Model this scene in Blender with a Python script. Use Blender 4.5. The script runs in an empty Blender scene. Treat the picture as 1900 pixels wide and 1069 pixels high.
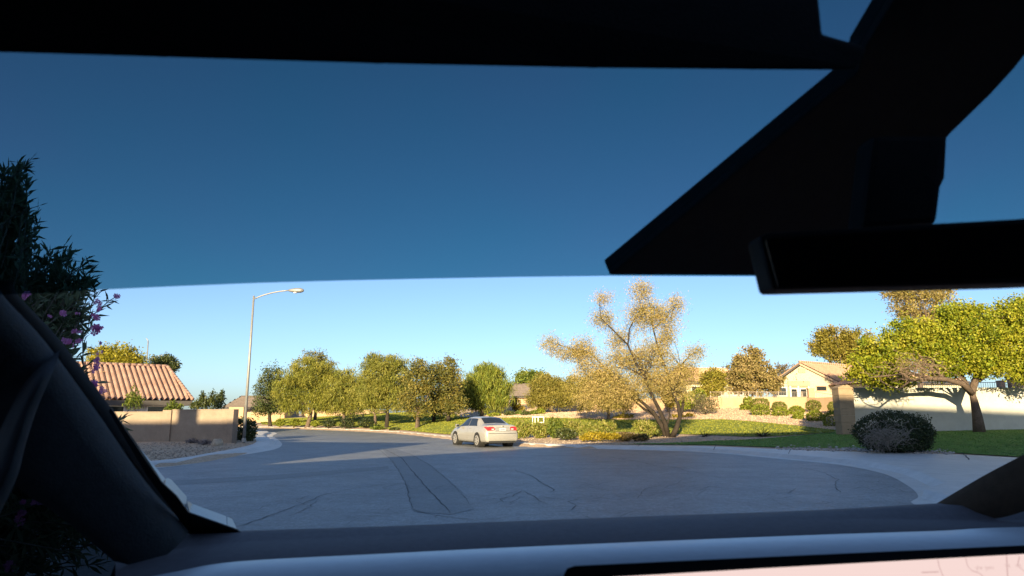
import bpy, bmesh, math, random
import numpy as np
from mathutils import Vector, Matrix

R = math.radians
sc = bpy.context.scene
COL = sc.collection

# ------------------------------------------------------------------ camera
CAM_Z = 1.6
PITCH = R(10.4)
FPX = 1270.0
cam_data = bpy.data.cameras.new('camera')
cam_data.lens = FPX / 1900.0 * 36.0
cam_data.sensor_width = 36.0
cam_data.clip_start = 0.02
cam_data.clip_end = 3000.0
cam_data.dof.use_dof = True
cam_data.dof.focus_distance = 42.0
cam_data.dof.aperture_fstop = 9.0
cam = bpy.data.objects.new('camera', cam_data)
COL.objects.link(cam)
cam.location = (0, 0, CAM_Z)
cam.rotation_euler = (R(90) + PITCH, 0, 0)
sc.camera = cam

# ------------------------------------------------------------------ light
SUN_AZ = R(12.0)       # heading the light travels towards, from +Y to +X
SUN_EL = R(14.0)
TAN = math.tan(SUN_EL)
world = bpy.data.worlds.new('World')
sc.world = world
world.use_nodes = True
wn = world.node_tree
bg = wn.nodes['Background']
sky = wn.nodes.new('ShaderNodeTexSky')
sky.sky_type = 'NISHITA'
sky.sun_disc = False
sky.sun_elevation = SUN_EL
sky.sun_rotation = SUN_AZ + math.pi
sky.altitude = 350
sky.air_density = 0.72
sky.dust_density = 1.3
sky.ozone_density = 2.6
wn.links.new(sky.outputs[0], bg.inputs[0])
bg.inputs[1].default_value = 0.070

sun_d = bpy.data.lights.new('sun', 'SUN')
sun_d.energy = 4.4
sun_d.angle = R(0.5)
sun_d.color = (1.0, 0.78, 0.46)
sun = bpy.data.objects.new('sun', sun_d)
COL.objects.link(sun)
Ldir = Vector((math.sin(SUN_AZ) * math.cos(SUN_EL), math.cos(SUN_AZ) * math.cos(SUN_EL), -math.sin(SUN_EL)))
sun.rotation_euler = Ldir.to_track_quat('-Z', 'Y').to_euler()
sun.location = (-30, -50, 40)

vs = sc.view_settings
vs.view_transform = 'Standard'
vs.look = 'None'
vs.gamma = 1.0
vs.use_curve_mapping = False
vs.exposure = 1.6
sc.cycles.transparent_max_bounces = 16
sc.cycles.max_bounces = 6

# ------------------------------------------------------------------ picture point -> place
CP, SP = math.cos(PITCH), math.sin(PITCH)

def ray(u, v):
    a = (u - 950.0) / FPX
    b = (534.5 - v) / FPX
    return Vector((a, CP - SP * b, SP + CP * b))

def at(u, v, Y):
    d = ray(u, v)
    return Vector((0, 0, CAM_Z)) + d * (Y / d.y)

def gp(u, v, z=0.0):
    d = ray(u, v)
    return Vector((0, 0, CAM_Z)) + d * ((z - CAM_Z) / d.z)

def qt(q, t):           # sun-aligned ground frame -> x, y
    ca, sa = math.cos(SUN_AZ), math.sin(SUN_AZ)
    return (q * ca + t * sa, -q * sa + t * ca)

# ------------------------------------------------------------------ object helpers
def tag(o, label=None, cat=None, group=None, kind=None):
    if label: o['label'] = label
    if cat: o['category'] = cat
    if group: o['group'] = group
    if kind: o['kind'] = kind
    return o

def thing(name, label, cat, loc=(0, 0, 0), group=None, rz=0.0):
    o = bpy.data.objects.new(name, None)
    o.empty_display_size = 0.2
    COL.objects.link(o)
    o.location = loc
    o.rotation_euler = (0, 0, rz)
    return tag(o, label, cat, group)

def link(name, me, mat=None, parent=None, world_coords=True):
    o = bpy.data.objects.new(name, me)
    COL.objects.link(o)
    if mat is not None and len(me.materials) == 0:
        me.materials.append(mat)
    if parent is not None:
        o.parent = parent
        if world_coords:      # mesh is given in world space
            o.matrix_parent_inverse = (Matrix.Translation(parent.location) @ parent.rotation_euler.to_matrix().to_4x4()).inverted() if parent.parent is None else parent_world(parent).inverted()
    return o

def parent_world(o):
    m = Matrix.Translation(o.location) @ o.rotation_euler.to_matrix().to_4x4()
    if o.parent is not None:
        m = parent_world(o.parent) @ o.matrix_parent_inverse @ m
    return m

def mesh_from(name, verts, faces, smooth=False):
    me = bpy.data.meshes.new(name)
    me.from_pydata([tuple(v) for v in verts], [], faces)
    me.update()
    if smooth:
        me.polygons.foreach_set('use_smooth', [True] * len(me.polygons))
    return me

def fast_mesh(name, verts, k, cols=None, smooth=False):
    """verts (n*k,3): n faces of k corners each."""
    verts = np.asarray(verts, dtype=np.float32)
    n = len(verts) // k
    me = bpy.data.meshes.new(name)
    me.vertices.add(len(verts))
    me.vertices.foreach_set('co', verts.ravel())
    me.loops.add(n * k)
    me.loops.foreach_set('vertex_index', np.arange(n * k, dtype=np.int32))
    me.polygons.add(n)
    me.polygons.foreach_set('loop_start', np.arange(0, n * k, k, dtype=np.int32))
    me.polygons.foreach_set('loop_total', np.full(n, k, dtype=np.int32))
    me.update(calc_edges=True)
    if cols is not None:
        ca = me.color_attributes.new('tint', 'FLOAT_COLOR', 'POINT')
        c = np.ones((len(verts), 4), dtype=np.float32)
        c[:, :3] = cols
        ca.data.foreach_set('color', c.ravel())
    return me

def box_vf(c, s, rz=0.0, taper=1.0):
    x, y, z = s[0] / 2, s[1] / 2, s[2] / 2
    vv = []
    cr, sr = math.cos(rz), math.sin(rz)
    for dz in (-1, 1):
        k = taper if dz > 0 else 1.0
        for dx, dy in ((-1, -1), (1, -1), (1, 1), (-1, 1)):
            px, py = dx * x * k, dy * y * k
            vv.append((c[0] + px * cr - py * sr, c[1] + px * sr + py * cr, c[2] + dz * z))
    ff = [(3, 2, 1, 0), (4, 5, 6, 7), (0, 1, 5, 4), (1, 2, 6, 5), (2, 3, 7, 6), (3, 0, 4, 7)]
    return vv, ff

class MB:
    def __init__(self): self.v, self.f = [], []
    def add(self, v, f):
        o = len(self.v)
        self.v += [tuple(p) for p in v]
        self.f += [tuple(i + o for i in q) for q in f]
        return self
    def box(self, c, s, rz=0.0, taper=1.0): return self.add(*box_vf(c, s, rz, taper))
    def tube(self, pts, rad, n=6):
        pts = [Vector(p) for p in pts]
        if not hasattr(rad, '__len__'): rad = [rad] * len(pts)
        vv, ff = [], []
        prev = None
        for i, p in enumerate(pts):
            d = (pts[min(i + 1, len(pts) - 1)] - pts[max(i - 1, 0)])
            d = d.normalized() if d.length > 1e-9 else Vector((0, 0, 1))
            a = prev if prev is not None else (Vector((1, 0, 0)) if abs(d.x) < .8 else Vector((0, 1, 0)))
            a = (a - d * a.dot(d))
            a = a.normalized() if a.length > 1e-6 else d.orthogonal().normalized()
            prev = a
            b = d.cross(a)
            for k in range(n):
                t = 2 * math.pi * k / n
                vv.append(p + (a * math.cos(t) + b * math.sin(t)) * rad[i])
        for i in range(len(pts) - 1):
            for k in range(n):
                k2 = (k + 1) % n
                ff.append((i * n + k, i * n + k2, (i + 1) * n + k2, (i + 1) * n + k))
        ff.append(tuple(range(n - 1, -1, -1)))
        m = (len(pts) - 1) * n
        ff.append(tuple(range(m, m + n)))
        return self.add(vv, ff)
    def prism(self, poly, ext):
        """poly: 3-D outline, ext: offset vector"""
        n = len(poly)
        ext = Vector(ext)
        v = [Vector(p) for p in poly] + [Vector(p) + ext for p in poly]
        f = [tuple(range(n)), tuple(range(2 * n - 1, n - 1, -1))]
        f += [(i, i + n, (i + 1) % n + n, (i + 1) % n) for i in range(n)]
        return self.add(v, f)
    def build(self, name, mat, parent=None, smooth=False, bevel=0.0):
        me = mesh_from(name, self.v, self.f, smooth)
        bm = bmesh.new(); bm.from_mesh(me)
        bmesh.ops.recalc_face_normals(bm, faces=bm.faces)
        if bevel > 0:
            bmesh.ops.bevel(bm, geom=[e for e in bm.edges], offset=bevel, segments=2, affect='EDGES', profile=0.6)
        bm.to_mesh(me); bm.free()
        return link(name, me, mat, parent)

# ------------------------------------------------------------------ materials
def mat(name, col, rough=0.7, var=0.0, scale=6.0, bump=0.0, bscale=40.0, metal=0.0, spec=0.5, col2=None, detail=6.0, coat=0.0):
    m = bpy.data.materials.new(name)
    m.use_nodes = True
    nt = m.node_tree
    b = nt.nodes['Principled BSDF']
    b.inputs['Base Color'].default_value = (*col, 1)
    b.inputs['Roughness'].default_value = rough
    b.inputs['Metallic'].default_value = metal
    b.inputs['Specular IOR Level'].default_value = spec
    if coat: b.inputs['Coat Weight'].default_value = coat
    tc = nt.nodes.new('ShaderNodeTexCoord')
    if var > 0 or col2 is not None:
        nz = nt.nodes.new('ShaderNodeTexNoise')
        nz.inputs['Scale'].default_value = scale
        nz.inputs['Detail'].default_value = detail
        nz.inputs['Roughness'].default_value = 0.65
        nt.links.new(tc.outputs['Object'], nz.inputs['Vector'])
        rp = nt.nodes.new('ShaderNodeValToRGB')
        rp.color_ramp.elements[0].position = 0.32
        rp.color_ramp.elements[1].position = 0.68
        c2 = col2 if col2 is not None else tuple(min(1, c * (1 + var)) for c in col)
        c1 = col if col2 is not None else tuple(c * (1 - var) for c in col)
        rp.color_ramp.elements[0].color = (*c1, 1)
        rp.color_ramp.elements[1].color = (*c2, 1)
        nt.links.new(nz.outputs['Fac'], rp.inputs['Fac'])
        nt.links.new(rp.outputs['Color'], b.inputs['Base Color'])
    if bump > 0:
        nb = nt.nodes.new('ShaderNodeTexNoise')
        nb.inputs['Scale'].default_value = bscale
        nb.inputs['Detail'].default_value = 5
        nt.links.new(tc.outputs['Object'], nb.inputs['Vector'])
        bp = nt.nodes.new('ShaderNodeBump')
        bp.inputs['Strength'].default_value = bump
        bp.inputs['Distance'].default_value = 0.02
        nt.links.new(nb.outputs['Fac'], bp.inputs['Height'])
        nt.links.new(bp.outputs['Normal'], b.inputs['Normal'])
    return m

def leaf_mat(name, translucent=0.25, rough=0.55, spec=0.3):
    m = bpy.data.materials.new(name)
    m.use_nodes = True
    nt = m.node_tree
    b = nt.nodes['Principled BSDF']
    at_ = nt.nodes.new('ShaderNodeAttribute'); at_.attribute_name = 'tint'
    nt.links.new(at_.outputs['Color'], b.inputs['Base Color'])
    b.inputs['Roughness'].default_value = rough
    b.inputs['Specular IOR Level'].default_value = spec
    tr = nt.nodes.new('ShaderNodeBsdfTranslucent')
    nt.links.new(at_.outputs['Color'], tr.inputs['Color'])
    mx = nt.nodes.new('ShaderNodeMixShader'); mx.inputs[0].default_value = translucent
    nt.links.new(b.outputs[0], mx.inputs[1]); nt.links.new(tr.outputs[0], mx.inputs[2])
    nt.links.new(mx.outputs[0], nt.nodes['Material Output'].inputs['Surface'])
    return m

def clear_mat(name, col):
    m = bpy.data.materials.new(name)
    m.use_nodes = True
    nt = m.node_tree
    nt.nodes.remove(nt.nodes['Principled BSDF'])
    t = nt.nodes.new('ShaderNodeBsdfTransparent')
    t.inputs['Color'].default_value = (*col, 1)
    nt.links.new(t.outputs[0], nt.nodes['Material Output'].inputs['Surface'])
    return m

def layered(name, cols, scales, rough=0.9, bump=0.3, bscale=60, bdist=0.02, speck=None, spec=0.25):
    """ground material: large patches x medium mottling x fine grain"""
    m = bpy.data.materials.new(name); m.use_nodes = True
    nt = m.node_tree; b = nt.nodes['Principled BSDF']
    b.inputs['Roughness'].default_value = rough
    b.inputs['Specular IOR Level'].default_value = spec
    tc = nt.nodes.new('ShaderNodeTexCoord')
    def ramp(scale, c1, c2, p0=.3, p1=.7, det=6, rgh=.6):
        nz = nt.nodes.new('ShaderNodeTexNoise'); nz.inputs['Scale'].default_value = scale
        nz.inputs['Detail'].default_value = det; nz.inputs['Roughness'].default_value = rgh
        nt.links.new(tc.outputs['Object'], nz.inputs['Vector'])
        rp = nt.nodes.new('ShaderNodeValToRGB')
        rp.color_ramp.elements[0].position = p0; rp.color_ramp.elements[1].position = p1
        rp.color_ramp.elements[0].color = (*c1, 1); rp.color_ramp.elements[1].color = (*c2, 1)
        nt.links.new(nz.outputs['Fac'], rp.inputs['Fac'])
        return rp.outputs['Color'], nz
    out, _ = ramp(scales[0], cols[0], cols[1])
    for sc_, lo, hi in scales[1:]:
        o2, _ = ramp(sc_, (lo,) * 3, (hi,) * 3, .25, .75, 4)
        mx = nt.nodes.new('ShaderNodeMix'); mx.data_type = 'RGBA'; mx.blend_type = 'MULTIPLY'
        mx.inputs[0].default_value = 1
        nt.links.new(out, mx.inputs[6]); nt.links.new(o2, mx.inputs[7])
        out = mx.outputs[2]
    if speck:
        o3, _ = ramp(speck[0], (0,) * 3, (1,) * 3, speck[2], speck[2] + .05, 2)
        mx = nt.nodes.new('ShaderNodeMix'); mx.data_type = 'RGBA'
        nt.links.new(o3, mx.inputs[0]); nt.links.new(out, mx.inputs[6])
        mx.inputs[7].default_value = (*speck[1], 1)
        out = mx.outputs[2]
    nt.links.new(out, b.inputs['Base Color'])
    nb = nt.nodes.new('ShaderNodeTexNoise'); nb.inputs['Scale'].default_value = bscale; nb.inputs['Detail'].default_value = 4
    nt.links.new(tc.outputs['Object'], nb.inputs['Vector'])
    bp = nt.nodes.new('ShaderNodeBump'); bp.inputs['Strength'].default_value = bump; bp.inputs['Distance'].default_value = bdist
    nt.links.new(nb.outputs['Fac'], bp.inputs['Height']); nt.links.new(bp.outputs['Normal'], b.inputs['Normal'])
    return m

M = {}
M['asphalt'] = layered('asphalt', ((.165, .174, .188), (.225, .232, .242)), (0.16, (0.9, .72, 1.22), (5, .72, 1.25), (16, .55, 1.45), (42, .5, 1.5)), rough=.5, spec=.75, bump=.25, bscale=70, speck=(55, (.36, .35, .33), .70))
M['dark_asphalt'] = layered('dark_asphalt', ((.13, .137, .147), (.17, .176, .184)), (0.5, (3, .8, 1.15), (16, .6, 1.4), (42, .55, 1.45)), rough=.52, spec=.7, bump=.25, bscale=70)
M['crack'] = mat('crack_fill', (.07, .072, .077), .9)
M['concrete'] = layered('concrete', ((.58, .56, .53), (.66, .64, .61)), (0.35, (2.2, .85, 1.08), (25, .9, 1.08)), rough=.5, bump=.12, bscale=50, spec=.8)
M['gravel'] = layered('gravel', ((.50, .36, .245), (.60, .445, .31)), (0.15, (1.1, .88, 1.1), (14, .65, 1.35)), bump=.3, bscale=18, bdist=.03)
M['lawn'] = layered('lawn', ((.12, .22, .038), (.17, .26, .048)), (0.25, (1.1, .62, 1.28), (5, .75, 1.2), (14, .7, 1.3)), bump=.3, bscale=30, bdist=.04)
M['lawn_sun'] = layered('sunlit_lawn', ((.19, .235, .034), (.26, .28, .045)), (0.25, (1.1, .7, 1.2), (5, .8, 1.15), (14, .75, 1.25)), bump=.3, bscale=30, bdist=.04)  # yellower copy of the lawn: sunlight put into its colour
M['bed'] = layered('gravel_bed', ((.33, .28, .23), (.42, .36, .30)), (0.3, (1.5, .85, 1.12), (16, .6, 1.35)), bump=.9, bscale=20, bdist=.03)
M['tan_stucco'] = layered('tan_stucco', ((.30, .235, .185), (.355, .28, .215)), (0.4, (1.1, .84, 1.1), (4, .88, 1.08), (30, .86, 1.1)), bump=.4, bscale=40)
M['tan_stucco2'] = layered('brown_tan_stucco', ((.30, .225, .15), (.345, .26, .175)), (0.5, (4, .88, 1.08), (40, .92, 1.06)), bump=.4, bscale=40)
M['peach_wall'] = layered('peach_stucco', ((.46, .31, .19), (.52, .36, .22)), (0.3, (2.5, .9, 1.08), (30, .92, 1.06)), bump=.3, bscale=30)
M['white_stucco'] = layered('white_stucco', ((.50, .50, .46), (.56, .56, .52)), (0.35, (0.8, .9, 1.06), (3, .93, 1.05), (30, .93, 1.05)), bump=.25, bscale=40)
M['cream_stucco'] = layered('cream_stucco', ((.42, .39, .28), (.48, .445, .325)), (0.4, (3, .94, 1.04)), bump=.2, bscale=30)
M['grey_stucco'] = mat('pale_grey_stucco', (.52, .52, .52), .9, .06, 2, .2)
M['tile_a'] = layered('clay_tile', ((.255, .155, .125), (.37, .245, .205)), (1.1, (6, .75, 1.2)), rough=.8, bump=.1)
M['tile_b'] = layered('salmon_tile', ((.42, .255, .175), (.50, .325, .235)), (1.1, (6, .8, 1.15)), rough=.8, bump=.1)
M['tile_grey'] = layered('grey_brown_tile', ((.12, .098, .088), (.17, .138, .12)), (1.1, (6, .8, 1.15)), rough=.85, bump=.1)
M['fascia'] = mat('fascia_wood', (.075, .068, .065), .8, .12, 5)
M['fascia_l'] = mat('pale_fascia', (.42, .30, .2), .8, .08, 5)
M['iron'] = mat('painted_iron', (.34, .28, .22), .6, .1, 9)
M['white_paint'] = mat('white_paint', (.78, .77, .73), .5, .04, 6)
M['galv'] = mat('galvanised_steel', (.27, .27, .265), .5, .12, 4, metal=.35)
M['bark'] = layered('bark', ((.105, .075, .055), (.17, .125, .095)), (3.0, (18, .55, 1.35)), bump=1.0, bscale=22, bdist=.05)
M['bark_d'] = layered('dark_bark', ((.028, .022, .018), (.055, .043, .034)), (3.0, (18, .6, 1.3)), bump=.8, bscale=22, bdist=.05)
M['twig'] = mat('dry_twig', (.20, .14, .095), .9, .25, 12)
M['twig_g'] = mat('grey_twig', (.23, .205, .17), .9, .25, 12)
M['leaf'] = leaf_mat('leaf')
M['leaf_gloss'] = leaf_mat('glossy_leaf', .3, .42, .4)
M['rock'] = layered('boulder', ((.42, .34, .25), (.52, .43, .33)), (2.0, (9, .8, 1.15)), bump=.7, bscale=12, bdist=.04)
M['glass_dark'] = mat('dark_glass', (.02, .025, .03), .06, spec=.6)
M['tyre'] = mat('tyre_rubber', (.025, .024, .023), .85, .2, 20)
M['rim'] = mat('wheel_cover', (.48, .46, .43), .4, .05, 8, metal=.5)
M['paint'] = mat('beige_silver_paint', (.43, .415, .38), .3, .03, 5, metal=.25, coat=.7)
M['black_trim'] = mat('black_plastic', (.02, .02, .02), .7)
M['red_lens'] = mat('red_lens', (.55, .03, .03), .15, spec=.6, coat=.5)
M['plate'] = mat('licence_plate', (.62, .62, .58), .5, .08, 12)
M['plate_ink'] = mat('plate_ink', (.08, .1, .25), .6)
# cabin
M['cabin_black'] = mat('black_headliner', (.014, .0145, .016), .8, .2, 60, .2, 500)
M['cabin_trim'] = mat('charcoal_trim', (.035, .038, .042), .85, .15, 80, .15, 300)
M['seal'] = mat('rubber_seal', (.006, .006, .007), .8)
M['dash_top'] = mat('charcoal_dash', (.15, .135, .145), .8, .12, 90, .1, 400)
M['dash_ledge'] = mat('pale_grey_ledge', (.74, .75, .77), .35, .05, 40, spec=.7)
M['pillar_sun_brown'] = mat('sun_brown_trim', (.095, .062, .038), .9, .15, 70, .1, 300)  # brown stands for sunlight on the trim, put into its colour
M['steel_panel'] = mat('brushed_steel_panel', (.40, .41, .41), .45, .04, 20, metal=.4)
M['frit'] = mat('black_glass_border', (.005, .005, .006), .6)
M['mirror'] = mat('mirror_glass', (.02, .02, .022), .25, metal=.3)

# ------------------------------------------------------------------ terrain
CTRL_PX = [  # u, v, distance
    (210, 822, 38), (300, 818, 37.5), (437, 822, 35.5), (452, 820, 36), (150, 815, 45), (300, 800, 60),
    (480, 787, 85), (575, 785, 76), (520, 786, 80), (640, 788, 72), (700, 793, 66), (720, 790, 66), (775, 778, 78), (825, 779, 75), (860, 800, 55),
    (640, 772, 105), (750, 768, 98), (870, 766, 88), (820, 768, 92), (890, 763, 80), (930, 770, 68), (950, 752, 92), (1031, 766, 70), (960, 778, 58),
    (1070, 760, 76), (1130, 777, 60), (1200, 779, 57), (1300, 779, 55), (1400, 782, 52), (1480, 791, 48), (1545, 799, 43),
    (1341, 757, 64), (1437, 757, 62), (1532, 766, 57), (1555, 785, 48), (1250, 762, 66),
    (1240, 811, 42), (1000, 812, 41), (1150, 818, 38), (1060, 803, 45), (1400, 817, 38), (1300, 800, 47),
    (1568, 806, 35.5), (1700, 803, 36), (1818, 803, 34.5), (1900, 802, 34.5), (2100, 800, 34), (1660, 838, 26.5), (1800, 838, 26),
    (1500, 835, 28.5), (1420, 833, 30),
]
CTRL_XYZ = [(-20, -20, 0), (20, -20, 0), (0, 0, 0), (0, 12, 0), (-15, 10, 0), (14, 6, .1), (30, 0, .2), (-40, 0, 0), (-40, 30, .1), (0, 25, 0), (-5, 35, 0),
            (-60, 60, 0), (-60, 100, .3), (60, 20, .5), (45, 60, 2.6), (30, 75, 2.7), (60, 100, 2.6), (0, 120, 2.4), (-40, 130, 1.2), (-100, 160, 1), (100, 160, 2), (0, 200, 2), (-200, 250, 1), (200, 250, 2), (150, 0, .5), (-150, 0, 0), (0, -150, 0)]
_cp = [tuple(at(u, v, y)) for u, v, y in CTRL_PX] + CTRL_XYZ
_cp = np.array(_cp)
def _phi(r2):
    return 0.5 * r2 * np.log(np.maximum(r2, 1e-9))
_n = len(_cp)
_A = np.zeros((_n + 3, _n + 3))
_d2 = ((_cp[:, None, :2] - _cp[None, :, :2]) ** 2).sum(2)
_A[:_n, :_n] = _phi(_d2) + np.eye(_n) * 4.0
_P = np.hstack([np.ones((_n, 1)), _cp[:, :2]])
_A[:_n, _n:] = _P; _A[_n:, :_n] = _P.T
_w = np.linalg.solve(_A, np.concatenate([_cp[:, 2], np.zeros(3)]))

def base_h(x, y):
    x = np.atleast_1d(np.asarray(x, float)); y = np.atleast_1d(np.asarray(y, float))
    xc, yc = np.clip(x, -180, 180), np.clip(y, -130, 240)
    out = np.empty_like(xc)
    for i in range(0, len(xc), 20000):
        a, b = xc[i:i + 20000], yc[i:i + 20000]
        d2 = (a[:, None] - _cp[None, :, 0]) ** 2 + (b[:, None] - _cp[None, :, 1]) ** 2
        out[i:i + 20000] = _phi(d2) @ _w[:_n] + _w[_n] + a * _w[_n + 1] + b * _w[_n + 2]
    return np.clip(out, 0.0, 3.6)

# curb lines (edge of the asphalt) as ground points, and the back of the pavement
def G0(pts, z=0.0): return [Vector((*gp(u, v, z)[:2],)) for u, v in pts]
left_curb = [Vector((-17, 4)), Vector((-15.2, 12))] + G0([(300, 868), (420, 849), (500, 836), (520, 829), (521, 821), (505, 810), (482, 801)]) + [Vector((-34, 61)), Vector((-60, 62)), Vector((-110, 62))]
left_back = [Vector((-21, 4)), Vector((-18.6, 12))] + G0([(268, 857), (400, 839), (455, 828.5), (472, 823), (476, 817), (468, 808), (452, 801)], .14) + [Vector((-36, 57)), Vector((-60, 58)), Vector((-110, 58))]
right_curb = [Vector((-110, 79)), Vector((-60, 81))] + G0([(475, 794), (600, 797.5), (700, 802), (760, 806), (840, 814.5), (960, 827), (1050, 831.5), (1150, 834.5), (1300, 839), (1450, 852), (1560, 863), (1640, 879), (1690, 904), (1706, 921), (1698, 936)]) + [Vector((7.6, 11.5)), Vector((6.2, 8.5)), Vector((5.5, 4))]
right_back = [Vector((-110, 82)), Vector((-60, 84))] + G0([(475, 791.5), (600, 794.8), (700, 798.6), (765, 802.5), (850, 810.5), (960, 821), (1050, 824.5), (1150, 826.5), (1300, 828), (1450, 834), (1560, 838), (1640, 840), (1760, 843), (1890, 850), (2000, 858)], .14) + [Vector((20, 15)), Vector((19, 10)), Vector((18, 4))]
N_L, N_R = len(left_curb), len(right_curb)
assert len(left_back) == N_L and len(right_back) == N_R, (N_L, len(left_back), N_R, len(right_back))

def smooth_line(p, k=4):
    out = []
    for i in range(len(p) - 1):
        p0, p1, p2, p3 = p[max(i - 1, 0)], p[i], p[i + 1], p[min(i + 2, len(p) - 1)]
        for j in range(k):
            t = j / k
            # centripetal-ish: limit tangents to the segment length
            L = (p2 - p1).length
            def tg(a, b, m):
                d = b - a
                return d.normalized() * L * 0.9 if d.length > 1e-6 else Vector((0, 0))
            m1, m2 = tg(p0, p2, p1), tg(p1, p3, p2)
            h1 = 2 * t ** 3 - 3 * t ** 2 + 1; h2 = t ** 3 - 2 * t ** 2 + t; h3 = -2 * t ** 3 + 3 * t ** 2; h4 = t ** 3 - t ** 2
            out.append(p1 * h1 + m1 * h2 + p2 * h3 + m2 * h4)
    out.append(p[-1])
    return out
lc, lb = smooth_line(left_curb), smooth_line(left_back)
rc, rb = smooth_line(right_curb), smooth_line(right_back)
road_poly = [Vector((-17, -30))] + lc + rc + [Vector((5.5, -30))]
paved_poly = [Vector((-21, -30))] + lb + rb + [Vector((18, -30))]

def inside(poly, x, y):
    x = np.asarray(x); y = np.asarray(y)
    c = np.zeros(x.shape, bool)
    n = len(poly)
    for i in range(n):
        x1, y1 = poly[i]; x2, y2 = poly[(i + 1) % n]
        if y1 == y2: continue
        k = ((y1 > y) != (y2 > y)) & (x < (x2 - x1) * (y - y1) / (y2 - y1) + x1)
        c ^= k
    return c

def seg_dist(poly, x, y):
    d = np.full(x.shape, 1e9)
    for i in range(len(poly)):
        a = np.array(poly[i]); b = np.array(poly[(i + 1) % len(poly)])
        ab = b - a; L = (ab ** 2).sum()
        if L < 1e-9: continue
        t = np.clip(((x - a[0]) * ab[0] + (y - a[1]) * ab[1]) / L, 0, 1)
        d = np.minimum(d, np.hypot(x - a[0] - t * ab[0], y - a[1] - t * ab[1]))
    return d

def ground_h(x, y):
    """height of the bare ground: 0.11 at the back of the pavement, rising as the lawns and banks do"""
    x = np.atleast_1d(np.asarray(x, float)); y = np.atleast_1d(np.asarray(y, float))
    b = base_h(x, y)
    ins = inside(paved_poly, x, y)
    d = seg_dist(paved_poly, x, y)
    k = np.clip(d / 5.0, 0, 1); k = k * k * (3 - 2 * k)
    h = 0.115 * (1 - k) + np.maximum(b, .115) * k
    lower = np.clip((d - .5) / .8, 0, 1)
    return np.where(ins, 0.115 - .3 * lower, h)

def gz(x, y): return float(ground_h([x], [y])[0])

def G(u, v):
    """point where the picture ray meets the ground"""
    d = ray(u, v)
    ys = np.concatenate([np.arange(8, 130, .2)])
    s = ys / d.y
    xs = d.x * s; zs = CAM_Z + d.z * s
    h = ground_h(xs, ys)
    below = np.nonzero(zs <= h)[0]
    i = below[0] if len(below) else len(ys) - 1
    return Vector((xs[i], ys[i], h[i]))

def on_ground(u, Y):
    x = at(u, 767, Y).x
    return Vector((x, Y, gz(x, Y)))

def axis_steps(segs):
    out = []
    for a, b, st in segs:
        out += list(np.arange(a, b, st))
    out.append(segs[-1][1])
    return np.array(out)

gx = axis_steps([(-900, -140, 95), (-140, -50, 6), (-50, 40, .8), (40, 140, 6), (140, 900, 95)])
gy = axis_steps([(-400, -20, 40), (-20, 12, 4), (12, 95, .8), (95, 160, 5), (160, 1600, 120)])
XX, YY = np.meshgrid(gx, gy)
HH = ground_h(XX.ravel(), YY.ravel())
nx_, ny_ = len(gx), len(gy)
gv = np.stack([XX.ravel(), YY.ravel(), HH], 1)
gf = [(j * nx_ + i, j * nx_ + i + 1, (j + 1) * nx_ + i + 1, (j + 1) * nx_ + i) for j in range(ny_ - 1) for i in range(nx_ - 1)]
ground = link('gravel_ground', mesh_from('gravel_ground', gv.tolist(), gf, True), M['gravel'])
tag(ground, kind='structure')

def drape(name, poly, mt, dz, step=1.0, z=None, kind='structure', parent=None):
    bm = bmesh.new()
    vs_ = [bm.verts.new((p[0], p[1], 0)) for p in poly]
    f = bm.faces.new(vs_)
    bmesh.ops.triangulate(bm, faces=[f])
    if z is None:
        xs = [p[0] for p in poly]; ys = [p[1] for p in poly]
        for ax, lo, hi in ((0, min(xs), max(xs)), (1, min(ys), max(ys))):
            k = lo + step
            while k < hi:
                co = (k, 0, 0) if ax == 0 else (0, k, 0)
                no = (1, 0, 0) if ax == 0 else (0, 1, 0)
                bmesh.ops.bisect_plane(bm, geom=bm.verts[:] + bm.edges[:] + bm.faces[:], plane_co=co, plane_no=no, dist=1e-5)
                k += step
        vv = bm.verts[:]
        h = ground_h([v.co.x for v in vv], [v.co.y for v in vv])
        for v, q in zip(vv, h): v.co.z = q + dz
    else:
        for v in bm.verts: v.co.z = z
    bmesh.ops.recalc_face_normals(bm, faces=bm.faces)
    if sum(fc.normal.z for fc in bm.faces) < 0:
        bmesh.ops.reverse_faces(bm, faces=bm.faces)
    me = bpy.data.meshes.new(name); bm.to_mesh(me); bm.free()
    me.polygons.foreach_set('use_smooth', [True] * len(me.polygons))
    o = link(name, me, mt, parent)
    if kind: tag(o, kind=kind)
    return o

road = drape('road', road_poly, M['asphalt'], 0, z=0.0)

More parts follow.
